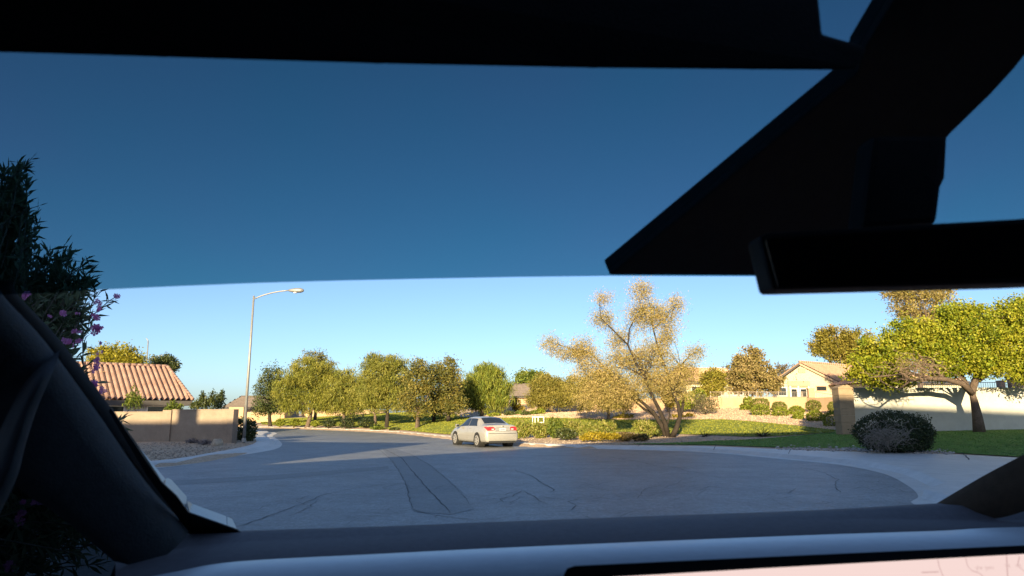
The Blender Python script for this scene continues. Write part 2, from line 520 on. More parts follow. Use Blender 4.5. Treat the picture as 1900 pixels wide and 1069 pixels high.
def pavement(name, curb, back, sign):
    """gutter, rolled curb and walk lofted along the curb line"""
    verts, faces = [], []
    n = len(curb)
    for i in range(n):
        c, b = curb[i], back[i]
        tdir = (curb[min(i + 1, n - 1)] - curb[max(i - 1, 0)])
        nn = Vector((-tdir.y, tdir.x)).normalized() * sign
        w = (b - c).length
        e = (b - c).normalized()
        if e.dot(nn) < 0.2: nn = e
        g1 = min(.40, w * .25); g2 = min(.62, w * .4)
        ring = [(c - nn * .02, .004), (c + nn * g1, .010), (c + nn * (g1 + .04), .03), (c + nn * g2, .125), (c + nn * (g2 + .08), .14), (b, .15), (b + nn * .05, .0)]
        for p, z in ring: verts.append((p.x, p.y, z))
    k = 7
    for i in range(n - 1):
        for j in range(k - 1):
            q = (i * k + j, i * k + j + 1, (i + 1) * k + j + 1, (i + 1) * k + j)
            faces.append(q if sign < 0 else q[::-1])
    me = mesh_from(name, verts, faces)
    bm = bmesh.new(); bm.from_mesh(me)
    bmesh.ops.recalc_face_normals(bm, faces=bm.faces)
    if sum(f.normal.z * f.calc_area() for f in bm.faces) < 0: bmesh.ops.reverse_faces(bm, faces=bm.faces)
    bm.to_mesh(me); bm.free()
    return tag(link(name, me, M['concrete']), kind='structure')
pavement('sidewalk', lc, lb, 1)
pavement('sidewalk', rc, rb, 1)

# lawns
def GP(pts): return [Vector(G(u, v)[:2]) for u, v in pts]
park = GP([(486, 788), (600, 790.5), (690, 795), (760, 800), (850, 808), (945, 816), (985, 806), (1130, 802), (1230, 805), (1330, 808.5), (1420, 811), (1500, 806), (1556, 802), (1552, 799), (1515, 795), (1480, 791), (1400, 783), (1340, 779.5), (1280, 779), (1200, 780), (1100, 778), (1000, 776), (930, 776), (880, 775), (850, 772), (800, 768.5), (700, 768), (600, 774), (500, 778)])
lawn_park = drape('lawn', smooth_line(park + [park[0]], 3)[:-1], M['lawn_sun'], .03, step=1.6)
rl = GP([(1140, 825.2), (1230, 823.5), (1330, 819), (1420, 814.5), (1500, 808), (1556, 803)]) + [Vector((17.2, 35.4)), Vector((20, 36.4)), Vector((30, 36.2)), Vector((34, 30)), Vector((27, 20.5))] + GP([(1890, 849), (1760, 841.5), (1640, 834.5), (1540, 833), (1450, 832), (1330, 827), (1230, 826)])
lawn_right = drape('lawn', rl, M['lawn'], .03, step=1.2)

# asphalt repair strip, darker band and cracks
def ribbon(name, pts, w0, mt, parent, z, jitter=0.0, seed=0):
    rng = random.Random(seed)
    P = [Vector((*gp(u, v)[:2],)) for u, v in pts]
    dense = []
    for a, b in zip(P, P[1:]):
        k = max(2, int((b - a).length / .25))
        for j in range(k): dense.append(a.lerp(b, j / k))
    dense.append(P[-1])
    n = len(dense)
    verts, faces = [], []
    for i, p in enumerate(dense):
        t = (dense[min(i + 1, n - 1)] - dense[max(i - 1, 0)]).normalized()
        nn = Vector((-t.y, t.x))
        q = p + nn * rng.uniform(-jitter, jitter) + t * rng.uniform(-jitter, jitter) * .5
        w = w0 * rng.uniform(.35, 1.3) * (.35 if i in (0, n - 1) else 1)
        verts += [(*(q + nn * w / 2), z), (*(q - nn * w / 2), z)]
    for i in range(n - 1): faces.append((2 * i, 2 * i + 1, 2 * i + 3, 2 * i + 2))
    me = mesh_from(name, verts, faces)
    bm = bmesh.new(); bm.from_mesh(me)
    for f in bm.faces:
        if f.normal.z < 0: f.normal_flip()
    bm.to_mesh(me); bm.free()
    return link(name, me, mt, parent)

patch = [Vector((*gp(u, v)[:2],)) for u, v in [(710, 834), (724, 850), (739, 868), (754, 895), (762, 925), (768, 950), (838, 955), (880, 945), (860, 915), (838, 895), (803, 865), (764, 843), (735, 833)]]
po = drape('dark_asphalt', patch, M['dark_asphalt'], 0, z=.004, kind=None, parent=road)
band = [Vector((*gp(u, v)[:2],)) for u, v in [(310, 893), (500, 882), (720, 865), (722, 871), (520, 889), (320, 901)]]  # darker band laid across the near asphalt
drape('dark_asphalt', band, M['dark_asphalt'], 0, z=.003, kind=None, parent=road)
CR = [
    ([(700, 832), (722, 850), (737, 868), (752, 895), (760, 925), (765, 945)], .035),
    ([(712, 833), (745, 850), (770, 880), (800, 915), (818, 932), (836, 952)], .065),
    ([(758, 841), (800, 865), (835, 895), (855, 915), (872, 936)], .03),
    ([(690, 960), (735, 951), (765, 946), (800, 955), (880, 966), (940, 962)], .03),
    ([(872, 931), (920, 926), (950, 922), (970, 911), (990, 922), (1000, 930), (1030, 940)], .035),
    ([(990, 920), (1060, 930), (1120, 924), (1180, 928)], .02),
    ([(955, 873), (990, 885), (1005, 897), (1030, 909), (1022, 914)], .04),
    ([(800, 878), (950, 873), (1100, 871), (1240, 867), (1300, 870), (1420, 866)], .035),
    ([(1125, 847), (1180, 856), (1220, 865)], .05),
    ([(1238, 866), (1262, 870), (1275, 875), (1310, 879)], .04),
    ([(440, 978), (500, 958), (560, 936), (585, 926), (592, 921), (650, 908), (720, 898), (748, 897)], .035),
    ([(448, 952), (480, 945), (500, 936)], .025),
    ([(535, 958), (560, 948), (575, 941), (590, 926)], .025),
    ([(580, 945), (640, 952), (680, 950), (730, 956)], .02),
    ([(640, 975), (668, 962), (700, 968)], .02),
    ([(350, 926), (450, 922), (560, 926), (590, 924)], .015),
    ([(1480, 866), (1530, 878), (1555, 890), (1549, 900), (1560, 915)], .035),
    ([(1090, 905), (1200, 912), (1330, 898), (1420, 902)], .02),
    ([(1180, 926), (1198, 908), (1230, 900)], .025),
    ([(1060, 948), (1068, 938), (1050, 930)], .03),
    ([(1400, 930), (1450, 925), (1500, 915)], .018),
    ([(600, 888), (720, 874), (900, 866)], .018),
    ([(820, 905), (960, 898), (1010, 899)], .02),
]
for i, (pts, w) in enumerate(CR):
    ribbon('asphalt_crack', pts, w * .45, M['crack'], road, .007, .028 if i > 2 else .02, i)
ribbon('pavement_crack', [(1784, 846), (1792, 854), (1800, 863)], .05, M['crack'], None, .16, .02, 90)
tag(bpy.data.objects['pavement_crack'], kind='structure')
def rib_z(name, pts, w, z, seed): 
    o = ribbon(name, pts, w, M['crack'], None, z, .01, seed); tag(o, kind='structure')
for k, u in enumerate((1190, 1330, 1470)):
    a, b = (u, 826.5 + (u - 1190) * .02), (u - 6, 835 + (u - 1190) * .055)
    rib_z('pavement_joint', [a, b], .03, .158, 100 + k)

crr = random.Random(44)
for k in range(46):                      # alligator cracking near the car
    u, v = crr.uniform(420, 1640), crr.uniform(898, 965)
    a0 = crr.uniform(-.5, .5); pth = [(u, v)]
    for q in range(crr.randint(3, 6)):
        u += crr.choice((-1, 1)) * crr.uniform(8, 26) if q == 0 else math.copysign(crr.uniform(8, 28), math.cos(a0)); v += crr.uniform(-7, 7)
        pth.append((u, min(v, 985)))
    ribbon('asphalt_crack', pth, crr.uniform(.006, .012), M['crack'], road, .0065, .03, 200 + k)
# small stones
def stones(name, pts, smin, smax, cols, seed, mt):
    rng = np.random.default_rng(seed)
    n = len(pts)
    oct_ = np.array([(1, 0, 0), (-1, 0, 0), (0, 1, 0), (0, -1, 0), (0, 0, 1), (0, 0, -1)], float)
    tri = [(0, 2, 4), (2, 1, 4), (1, 3, 4), (3, 0, 4), (2, 0, 5), (1, 2, 5), (3, 1, 5), (0, 3, 5)]
    s = rng.uniform(smin, smax, (n, 1, 1)) * rng.uniform(.6, 1.2, (n, 6, 1)) * np.array([1, 1, .6])
    ang = rng.uniform(0, 6.28, n)
    V = oct_[None] * s
    c, sn = np.cos(ang)[:, None], np.sin(ang)[:, None]
    V = np.stack([V[..., 0] * c - V[..., 1] * sn, V[..., 0] * sn + V[..., 1] * c, V[..., 2]], -1)
    V += np.asarray(pts)[:, None, :]
    T = V[:, np.array(tri).ravel(), :].reshape(-1, 3)
    ca, cb = np.array(cols[0]), np.array(cols[1])
    k = rng.uniform(0, 1, (n, 1))
    C = np.repeat(ca * (1 - k) + cb * k, 24, 0)
    o = link(name, fast_mesh(name, T, 3, C), mt)
    return tag(o, kind='stuff')
M['stone'] = leaf_mat('stone', 0.0, .9, .2)
rng = np.random.default_rng(3)
pts = []
for k in range(520):
    u = rng.uniform(1440, 1770); v = np.interp(u, [1440, 1640, 1770], [832.5, 836.5, 841.5]) + rng.normal(0, 1.6)
    p = gp(u, v, .15); pts.append((p.x, p.y, gz(p.x, p.y) + .05))
tag(stones('pebbles', pts, .03, .075, ((.30, .26, .23), (.62, .58, .54)), 4, M['stone']), kind='stuff')
pts = []
for k in range(1500):
    u = rng.uniform(200, 470); v = rng.uniform(823, 856)
    p = gp(u, v, .12)
    if inside(paved_poly, np.array([p.x]), np.array([p.y]))[0]: continue
    pts.append((p.x, p.y, gz(p.x, p.y) + .01))
stones('gravel', pts, .025, .06, ((.26, .2, .15), (.52, .43, .34)), 5, M['stone'])
pts = []
for k in range(1200):
    u = rng.uniform(965, 1420); v = rng.uniform(812, 825)
    p = gp(u, v, .14)
    if inside(paved_poly, np.array([p.x]), np.array([p.y]))[0]: continue
    pts.append((p.x, p.y, gz(p.x, p.y) + .012))
stones('gravel', pts, .025, .06, ((.28, .23, .18), (.55, .46, .37)), 6, M['stone'])

BANK = GP([(930, 776), (1000, 776), (1100, 778), (1200, 780), (1280, 779), (1340, 779.5), (1400, 783), (1480, 791), (1552, 799)]) + [Vector((25, 50)), Vector((27.5, 57)), Vector((22, 64)), Vector((14, 70)), Vector((5, 80)), Vector((-1, 84)), Vector((-3, 72))]
rng = np.random.default_rng(17)
bx = rng.uniform(-5, 30, 60000); by = rng.uniform(44, 86, 60000)
ok = inside(BANK, bx, by); bx, by = bx[ok], by[ok]
bz = ground_h(bx, by) + .012
stones('gravel', np.stack([bx, by, bz], 1), .03, .075, ((.42, .29, .19), (.72, .53, .37)), 18, M['stone'])
# grass blades on the near lawn
rng = np.random.default_rng(8)
n = 60000
bx = rng.uniform(6, 30, n); by = rng.uniform(23, 40, n)
ok = inside(rl, bx, by)
bx, by = bx[ok], by[ok]
bz = ground_h(bx, by) + .03
n = len(bx)
ang = rng.uniform(0, 6.28, n); hgt = rng.uniform(.015, .045, n); wd = .02
lean = rng.normal(0, .03, (n, 2))
B0 = np.stack([bx - np.cos(ang) * wd, by - np.sin(ang) * wd, bz], 1); B1 = np.stack([bx + np.cos(ang) * wd, by + np.sin(ang) * wd, bz], 1)
B2 = np.stack([bx + lean[:, 0], by + lean[:, 1], bz + hgt], 1)
k = rng.uniform(0, 1, (n, 1))
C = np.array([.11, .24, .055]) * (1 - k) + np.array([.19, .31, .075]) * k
tag(link('grass', fast_mesh('grass', np.stack([B0, B1, B2], 1).reshape(-1, 3), 3, np.repeat(C, 3, 0)), M['leaf']), kind='stuff')

n = 230000
bx = rng.uniform(-45, 32, n); by = rng.uniform(34, 112, n)
kp = rng.uniform(0, 1, n) < np.clip(1.5 - (by - 34) / 80, .4, 1)
bx, by = bx[kp], by[kp]
PK = smooth_line(park + [park[0]], 3)[:-1]
ok = inside(PK, bx, by)
bx, by = bx[ok], by[ok]
bz = ground_h(bx, by) + .03
n = len(bx)
ang = rng.normal(0, .9, n) - SUN_AZ; hgt = rng.uniform(.02, .048, n) * (1 + by / 110); wd = rng.uniform(.02, .04, n) * (1 + by / 80)
B0 = np.stack([bx - np.cos(ang) * wd, by - np.sin(ang) * wd, bz], 1); B1 = np.stack([bx + np.cos(ang) * wd, by + np.sin(ang) * wd, bz], 1)
B2 = np.stack([bx + rng.normal(0, .04, n), by + rng.normal(0, .04, n), bz + hgt], 1)
k = rng.uniform(0, 1, (n, 1))
C = np.array([.18, .215, .026]) * (1 - k) + np.array([.30, .29, .042]) * k  # yellower than the near blades: sunlight put into the colour
tag(link('grass', fast_mesh('grass', np.stack([B0, B1, B2], 1).reshape(-1, 3), 3, np.repeat(C, 3, 0)), M['leaf']), kind='stuff')

# ------------------------------------------------------------------ foliage
def unit(a): return a / np.maximum(np.linalg.norm(a, axis=-1, keepdims=True), 1e-9)

def leaf_verts(P, rng, size, aspect, droop=0.0, spread=.35, axis=None):
    n = len(P)
    d = rng.normal(0, 1, (n, 3))
    if axis is not None: d = d * .6 + axis
    d[:, 2] -= droop * 1.6
    d = unit(d)
    r = rng.normal(0, 1, (n, 3)); s = unit(np.cross(d, r))
    L = (size * rng.uniform(1 - spread, 1 + spread, n))[:, None]
    W = L * aspect * .5
    a = P - d * L * .5
    return np.stack([a, P + s * W - d * L * .08, P + d * L * .5, P - s * W - d * L * .08], 1).reshape(-1, 3)

def leaf_cols(n, rng, palette, clump_mix=None):
    pal = np.array(palette)
    k = rng.uniform(0, 1, n) if clump_mix is None else np.clip(clump_mix + rng.normal(0, .22, n), 0, 1)
    x = k * (len(pal) - 1)
    i = np.minimum(x.astype(int), len(pal) - 2) if len(pal) > 1 else np.zeros(n, int)
    fr = (x - i)[:, None]
    c = pal[i] * (1 - fr) + pal[np.minimum(i + 1, len(pal) - 1)] * fr
    c = c * rng.uniform(.75, 1.25, (n, 1))
    return np.repeat(c, 4, 0)

DENS = 2.3
def crown_points(blobs, Y, rng, clumps, per, cr, dscale=1.0, shell=.45):
    """blobs in picture units at distance Y -> clump centres and leaf points"""
    px = Y / FPX
    w = np.array([b[2] * b[3] for b in blobs], float); w /= w.sum()
    cent, leaf, mix = [], [], []
    for b, wk in zip(blobs, w):
        c = np.array(at(b[0], b[1], Y + (b[4] if len(b) > 4 else 0)))
        rad = np.array([b[2] * px, (b[2] + b[3]) * .5 * px * dscale, b[3] * px])
        k = max(3, int(clumps * wk))
        d = unit(rng.normal(0, 1, (k, 3)))
        rr = (shell + (1 - shell) * rng.uniform(0, 1, (k, 1)) ** .6)
        rr *= rng.uniform(.80, 1.16, (k, 1))
        cc = c + d * rad * rr
        cent.append(cc)
        for q in cc:
            m = max(2, int(per * DENS * rng.uniform(.6, 1.4)))
            s = cr * rng.uniform(.7, 1.35)
            leaf.append(q + rng.normal(0, 1, (m, 3)) * s * np.array([.55, .55, .45]))
            mix.append(np.full(m, rng.uniform(.1, .9)))
    return np.concatenate(cent), np.concatenate(leaf), np.concatenate(mix)

def limb_path(a, b, rng, sag=.12, k=4):
    a, b = Vector(a), Vector(b)
    L = (b - a).length
    mid = Vector((rng.normal(0, sag), rng.normal(0, sag), abs(rng.normal(0, sag)))) * L
    return [a.lerp(b, t) + mid * (4 * t * (1 - t)) * .6 for t in np.linspace(0, 1, k + 1)]

GRP_TREE = 'trees in the park'
def tree(name, label, cat, u, v_base, Y, blobs, palette, clumps, per, cr, leaf, aspect, droop=0.0, trunk_r=.2, fork=None, nlimb=10, seed=1,
         group=None, bark='bark', shell=.45, dscale=1.0, stems=None, lm='leaf', base=None, twigs=0, twig_len=.8, dens=1.0):
    rng = np.random.default_rng(seed)
    b = base if base is not None else on_ground(u, Y)
    t = thing(name, label, cat, b, group)
    cent, pts, mix = crown_points(blobs, Y, rng, clumps, per * dens, cr, dscale, shell)
    keep = pts[:, 2] > b.z + .15
    pts, mix = pts[keep], mix[keep]
    V = leaf_verts(pts, rng, leaf * 1.15, aspect, droop)
    C = leaf_cols(len(pts), rng, palette, mix)
    cr_o = link('crown', fast_mesh('crown', V, 4, C), M[lm], t)
    cr_o['kind'] = 'stuff'
    mb = MB()
    if stems is None:
        top = Vector(at(*fork, Y)) if fork else Vector((b.x, b.y, b.z + 2))
        mid = b.lerp(top, .5) + Vector((rng.normal(0, .08), rng.normal(0, .08), 0))
        mb.tube([b - Vector((0, 0, .1)), b + (mid - b) * .12, mid, top], [trunk_r * 1.35, trunk_r * 1.05, trunk_r * .88, trunk_r * .75], 8)
        forks = [(top, trunk_r * .62)]
    else:
        forks = []
        for path in stems:
            P = [Vector(at(p[0], p[1], Y + (p[2] if len(p) > 2 else 0))) for p in path[0]]
            P[0] = Vector((P[0].x, P[0].y, b.z - .1)) if path[2] else P[0]
            n = len(P)
            rr = [path[1] * (1 - .62 * i / (n - 1)) for i in range(n)]
            mb.tube(P, rr, 7)
            forks.append((P[-1], rr[-1]))
    idx = rng.permutation(len(cent))[:nlimb]
    for i in idx:
        c = cent[i]
        f, fr = min(forks, key=lambda q: (Vector(c) - q[0]).length)
        path = limb_path(f, c, rng, .1)
        r0 = fr * rng.uniform(.45, .75)
        mb.tube(path, [r0 * (1 - .8 * k / (len(path) - 1)) for k in range(len(path))], 5)
        if twigs:
            for _ in range(twigs):
                k = rng.integers(2, len(path))
                q = path[k] + Vector(unit(rng.normal(0, 1, 3)) * twig_len * rng.uniform(.5, 1.3))
                mb.tube(limb_path(path[k], q, rng, .15, 3), [r0 * .28, r0 * .2, r0 * .14, r0 * .08], 4)
    mb.build('trunk', M[bark], t, smooth=True)
    return t

def shrub(name, label, cat, u, Y, blobs, palette, n, leaf, aspect=.5, group=None, seed=1, shell=.82, lm='leaf', base=None, droop=0.0, up=0.0, stems=8, noise_amp=.07, dscale=1.0):
    """a bush: leaves near the surface of its rounded lobes, with short stems inside"""
    rng = np.random.default_rng(seed)
    b = base if base is not None else on_ground(u, Y)
    t = thing(name, label, cat, b, group)
    px = Y / FPX
    w = np.array([q[2] * q[3] for q in blobs], float); w /= w.sum()
    P, mix, cen = [], [], []
    for q, wk in zip(blobs, w):
        c = np.array(at(q[0], q[1], Y + (q[4] if len(q) > 4 else 0)))
        rad = np.array([q[2] * px, (q[2] + q[3]) * .5 * px * dscale, q[3] * px])
        k = int(n * wk)
        d = unit(rng.normal(0, 1, (k, 3)))
        ph = rng.uniform(0, 6.28, 3)
        lump = 1 + noise_amp * (np.sin(d[:, 0] * 7 + ph[0]) + np.sin(d[:, 1] * 8 + ph[1]) + np.sin(d[:, 2] * 7 + ph[2])) * .6
        rr = (shell + (1 - shell) * rng.uniform(0, 1, k)) * lump * rng.normal(1, .035, k)
        P.append(c + d * rad * rr[:, None])
        mix.append(np.clip(.5 + .3 * np.sin(d[:, 0] * 5 + ph[1]) * np.sin(d[:, 2] * 6 + ph[0]), 0, 1))
        cen.append(c)
    P = np.concatenate(P); mix = np.concatenate(mix)
    keep = P[:, 2] > ground_h(P[:, 0], P[:, 1]) + .02
    P, mix = P[keep], mix[keep]
    ax = np.tile(np.array([0, 0, up]), (len(P), 1)) if up else None
    V = leaf_verts(P, rng, leaf, aspect, droop, axis=ax)
    f = link('foliage', fast_mesh('foliage', V, 4, leaf_cols(len(P), rng, palette, mix)), M[lm], t)
    f['kind'] = 'stuff'
    mb = MB()
    for _ in range(stems):
        q = P[rng.integers(0, len(P))]
        s0 = b + Vector((rng.normal(0, .06), rng.normal(0, .06), -.05))
        mb.tube(limb_path(s0, q, rng, .08, 3), [.022, .016, .011, .006], 4)
    mb.build('stem', M['bark_d'], t)
    return t

OLIVE = [(.115, .135, .022), (.205, .21, .034), (.28, .255, .055)]
MESQ = [(.12, .14, .022), (.21, .215, .03), (.28, .255, .044)]
GREEN = [(.06, .10, .018), (.12, .16, .024), (.2, .21, .034)]
DARK = [(.038, .06, .02), (.068, .09, .026), (.12, .125, .036)]
PINE = [(.075, .092, .028), (.16, .15, .034), (.25, .2, .045)]
TAN = [(.24, .215, .06), (.40, .315, .10), (.52, .39, .18)]
YELLOW = [(.2, .175, .014), (.34, .26, .016), (.4, .3, .04)]
LIME = [(.12, .16, .018), (.2, .23, .022), (.28, .28, .04)]
HEDGE = [(.12, .155, .026), (.22, .23, .036), (.34, .29, .11)]

# ------------------------------------------------------------------ tiled roofs
def tiled(name, o, e, s, mt, parent, pitch=.30, row=.42, amp=.05, trim=None):
    """S-tile slope: o eave corner, e eave vector, s slope vector (up); trim(a, b)->bool keeps a spot (a along the eave 0-1, b up 0-1)"""
    o, e, s = Vector(o), Vector(e), Vector(s)
    nrm = e.cross(s).normalized()
    if nrm.z < 0: nrm = -nrm
    nc = max(2, int(e.length / pitch)) * 4
    nr = max(2, int(s.length / row))
    V, F, ids = [], [], {}
    def vid(i, j, top):
        k = (i, j, top)
        if k not in ids:
            a, b = i / nc, j / nr
            ph = (i % 4) / 4 * 2 * math.pi
            h = amp * (math.sin(ph) * .5 + .5) + (.03 if top == 0 else 0.0)
            ids[k] = len(V)
            V.append(o + e * a + s * b + nrm * h)
        return ids[k]
    for j in range(nr):
        for i in range(nc):
            if trim and not trim((i + .5) / nc, (j + .5) / nr): continue
            F.append((vid(i, j, 0), vid(i + 1, j, 0), vid(i + 1, j + 1, 1), vid(i, j + 1, 1)))
            if j > 0: F.append((vid(i, j, 1), vid(i + 1, j, 1), vid(i + 1, j, 0), vid(i, j, 0)))
    me = mesh_from(name, V, F, True)
    ob = link(name, me, mt, parent)
    ob['kind'] = 'stuff'
    return ob

def ridge_caps(name, a, b, mt, parent, r=.11, step=.42):
    a, b = Vector(a), Vector(b)
    n = max(2, int((b - a).length / step))
    mb = MB()
    for i in range(n):
        p, q = a.lerp(b, i / n), a.lerp(b, (i + 1.12) / n)
        mb.tube([p, q], [r * 1.12, r * .9], 6)
    ob = mb.build(name, mt, parent, smooth=True)
    ob['kind'] = 'stuff'
    return ob

# ------------------------------------------------------------------ block walls
def wall_panel(mb, a, b, zb, zt, th):
    a, b = Vector(a), Vector(b)
    d = (b - a); L = d.length; ang = math.atan2(d.y, d.x)
    c = (a + b) / 2
    mb.box((c.x, c.y, (zb + zt) / 2), (L, th, zt - zb), ang)

# left block wall along the corner lot
w0 = at(130, 770, 38.2); w1 = at(306, 770, 37.0); w1b = at(322, 770, 36.9); w2 = at(427, 770, 36.0); w3 = at(438, 770, 35.9)
def zat(v, Y): return at(900, v, Y).z
t = thing('block_wall', 'tan stucco block wall along the gravel yard in front of the tile roofed house', 'wall', (w1.x, w1.y, 0.1))
for a, b, vt, th in ((w0, w1, 765.5, .2), (w1b, w2, 761.5, .2)):
    mb = MB(); wall_panel(mb, a.xy, b.xy, 0, zat(vt, 36.8), th)
    mb.build('wall_panel', M['tan_stucco'], t)
    mb = MB(); wall_panel(mb, a.xy, b.xy, zat(vt, 36.8) + .001, zat(vt, 36.8) + .05, th + .04)
    mb.build('wall_cap', M['tan_stucco'], t)
for a, b, vt in ((w1, w1b, 761), (w2, w3, 759.5)):
    mb = MB(); wall_panel(mb, a.xy, b.xy, 0, zat(vt, 36.5), .4)
    mb.build('pilaster', M['tan_stucco'], t, bevel=.01)
# tan perimeter wall on the bank, with its fence
pw = [on_ground(1030, 80), on_ground(1130, 74), on_ground(1250, 68), on_ground(1341, 64.5), on_ground(1437, 62.5), on_ground(1500, 60.5), on_ground(1556, 57)]
pv = [744, 741, 739, 738, 737.5, 737, 738]
t = thing('perimeter_wall', 'long tan wall on top of the gravel bank behind the round bushes', 'wall', pw[3])
for i in range(len(pw) - 1):
    a, b = pw[i], pw[i + 1]
    zt = zat((pv[i] + pv[i + 1]) / 2, (a.y + b.y) / 2)
    mb = MB(); wall_panel(mb, a.xy, b.xy, min(a.z, b.z) - .4, zt, .2)
    mb.build('wall_panel', M['peach_wall'], t)
t = thing('iron_fence', 'pale iron picket fence on top of the tan bank wall', 'fence', pw[3] + Vector((0, 0, 1)))
fpost = [(1318, 64.9), (1338, 64.6), (1354, 64.3), (1369, 64), (1389, 63.5), (1404, 63.2), (1423, 62.9), (1444, 62.4), (1463, 61.8), (1488, 60.9), (1499, 60.5)]
fp = []
for u, Y in fpost:
    zb = zat(738, Y); zt_ = zat(726.5, Y)
    x = at(u, 730, Y).x
    fp.append((x, Y, zb, zt_))
    mb = MB(); mb.box((x, Y, (zb + zt_) / 2), (.07, .07, zt_ - zb)); mb.build('fence_post', M['iron'], t)
mb = MB(); mr = MB()
for a, b in zip(fp, fp[1:]):
    for k in (.12, .93):
        mr.tube([(a[0], a[1], a[2] + (a[3] - a[2]) * k), (b[0], b[1], b[2] + (b[3] - b[2]) * k)], .022, 4)
    n = max(2, int(math.hypot(b[0] - a[0], b[1] - a[1]) / .13))
    for i in range(1, n):
        f = i / n
        x, y, z0, z1 = (a[j] + (b[j] - a[j]) * f for j in range(4))
        mb.tube([(x, y, z0), (x, y, z0 + (z1 - z0) * .93)], .011, 4)
mr.build('rail', M['iron'], t)
mb.build('picket', M['iron'], t)['kind'] = 'stuff'
# block column and low fence next to it
t = thing('wall_column', 'square tan block column at the right end of the iron fence', 'column', at(1505, 738, 60.3))
p = at(1505, 738, 60.3); mb = MB(); mb.box((p.x, p.y, (zat(722, 60.3) + p.z) / 2), (.52, .4, zat(722, 60.3) - p.z)); mb.build('shaft', M['peach_wall'], t, bevel=.02)
mb = MB(); mb.box((p.x, p.y, zat(722, 60.3) + .035), (.6, .48, .07)); mb.build('cap', M['peach_wall'], t, bevel=.015)
t = thing('iron_fence', 'short dark iron fence sloping down between the block column and the tall pillar', 'fence', at(1530, 738, 59))
a0, a1 = (1512, 727, 60.1, 737), (1556, 734, 58.5, 737)
mb = MB(); 
pA, pB = at(a0[0], a0[1], a0[2]), at(a1[0], a1[1], a1[2])
qA, qB = at(a0[0], a0[3], a0[2]), at(a1[0], a1[3], a1[2])
mb.tube([pA, pB], .03, 4); mb.build('rail', M['iron'], t)
mb = MB()
for i in range(16):
    f = i / 15
    mb.tube([pA.lerp(pB, f), qA.lerp(qB, f)], .016, 4)
mb.build('picket', M['iron'], t)['kind'] = 'stuff'

# tall pillar, white wall
pb = Vector((at(1570, 806, 35.6).x, 35.6, 0)); pz = gz(pb.x, 35.4)
t = thing('block_pillar', 'tall tan block pillar with pointed top at the end of the white wall', 'pillar', (pb.x, pb.y, pz))
hT = zat(722, 35.6); hP = zat(714.5, 35.6)
Wp = .84
mb = MB()
nb = 6
zb0 = pz - .1; 
hs = [zb0, pz + .62, pz + .68, hT]
mb.box((pb.x, pb.y, (hs[0] + hs[1]) / 2), (Wp * .82, .7, hs[1] - hs[0])); mb.build('plinth', M['tan_stucco2'], t, bevel=.012)
for k in range(6):
    x = pb.x - Wp * .33 + k * Wp * .132
    mb = MB(); mb.box((x, pb.y - .352, pz + .30), (Wp * .085, .02, .5)); mb.build('flute', M['tan_stucco2'], t, bevel=.004)
mb = MB()
course = [pz + .62 + i * (hT - pz - .62) / 5 for i in range(6)]
for i in range(5):
    mb = MB()
    za, zc = course[i] + .006, course[i + 1]
    k = 1 + .012 * i
    mb.box((pb.x, pb.y, (za + zc) / 2), (Wp * .86 * k, .74, zc - za)); mb.build('block_course', M['tan_stucco2'], t, bevel=.01)
mb = MB()
yy0, yy1 = pb.y - .4, pb.y + .4
mb.prism([(pb.x - Wp * .47, yy0, hT + .005), (pb.x + Wp * .47, yy0, hT + .005), (pb.x + Wp * .47, yy0, hT + .07), (pb.x + .08, yy0, hP), (pb.x - .08, yy0, hP), (pb.x - Wp * .47, yy0, hT + .07)], (0, .8, 0))
mb.build('cap', M['tan_stucco2'], t)

wa = Vector((pb.x + .36, 36.6)); wb = Vector((44, 36.0))
t = thing('garden_wall', 'long white stucco wall behind the broad green tree and round bush', 'wall', (wa.x, wa.y, .6))
cuts = [0, .28, .62, 1.0]
zt = zat(723.5, 36.4)
for i in range(3):
    mb = MB(); wall_panel(mb, wa.lerp(wb, cuts[i]) + Vector((.003 if i else 0, 0)), wa.lerp(wb, cuts[i + 1]), -.1, zt, .2); mb.build('wall_panel', M['white_stucco'], t)
mb = MB(); wall_panel(mb, wa, wb, zt + .002, zt + .12, .26); mb.build('wall_cap', M['white_stucco'], t, bevel=.01)
# fence and salmon blocks behind
t = thing('iron_fence', 'white iron picket fence seen over the top of the white wall', 'fence', at(1780, 716, 40))
mb = MB(); mr = MB()
fz0, fz1 = zat(722, 40), zat(709, 40)
x0, x1 = at(1690, 716, 40).x, at(1930, 716, 40).x
for k in (.15, .95): mr.tube([(x0, 40, fz0 + (fz1 - fz0) * k), (x1, 40, fz0 + (fz1 - fz0) * k)], .02, 4)
mr.build('rail', M['white_paint'], t)
n = int((x1 - x0) / .13)
for i in range(n + 1):
    x = x0 + (x1 - x0) * i / n
    mb.tube([(x, 40, fz0 - 1.6), (x, 40, fz1)], .014, 4)
mb.build('picket', M['white_paint'], t)['kind'] = 'stuff'
for (ua, ub, va, lab) in ((1853, 1862, 708, 'narrow salmon wall block behind the white wall near the trunk'), (1874, 1897, 704.5, 'wide salmon wall block behind the white wall by the picture edge')):
    p = at((ua + ub) / 2, 719, 39.6); w = (ub - ua) / FPX * 39.6
    t = thing('wall_block', lab, 'block', p)
    mb = MB(); mb.box((p.x, 39.6, (zat(va, 39.6) + .2) / 2), (w, .35, zat(va, 39.6) - .2)); mb.build('shaft', M['tile_b'], t)
    mb = MB(); mb.box((p.x, 39.6, zat(va, 39.6) + .03), (w * 1.12, .42, .055)); mb.build('cap', M['tile_b'], t, bevel=.01)

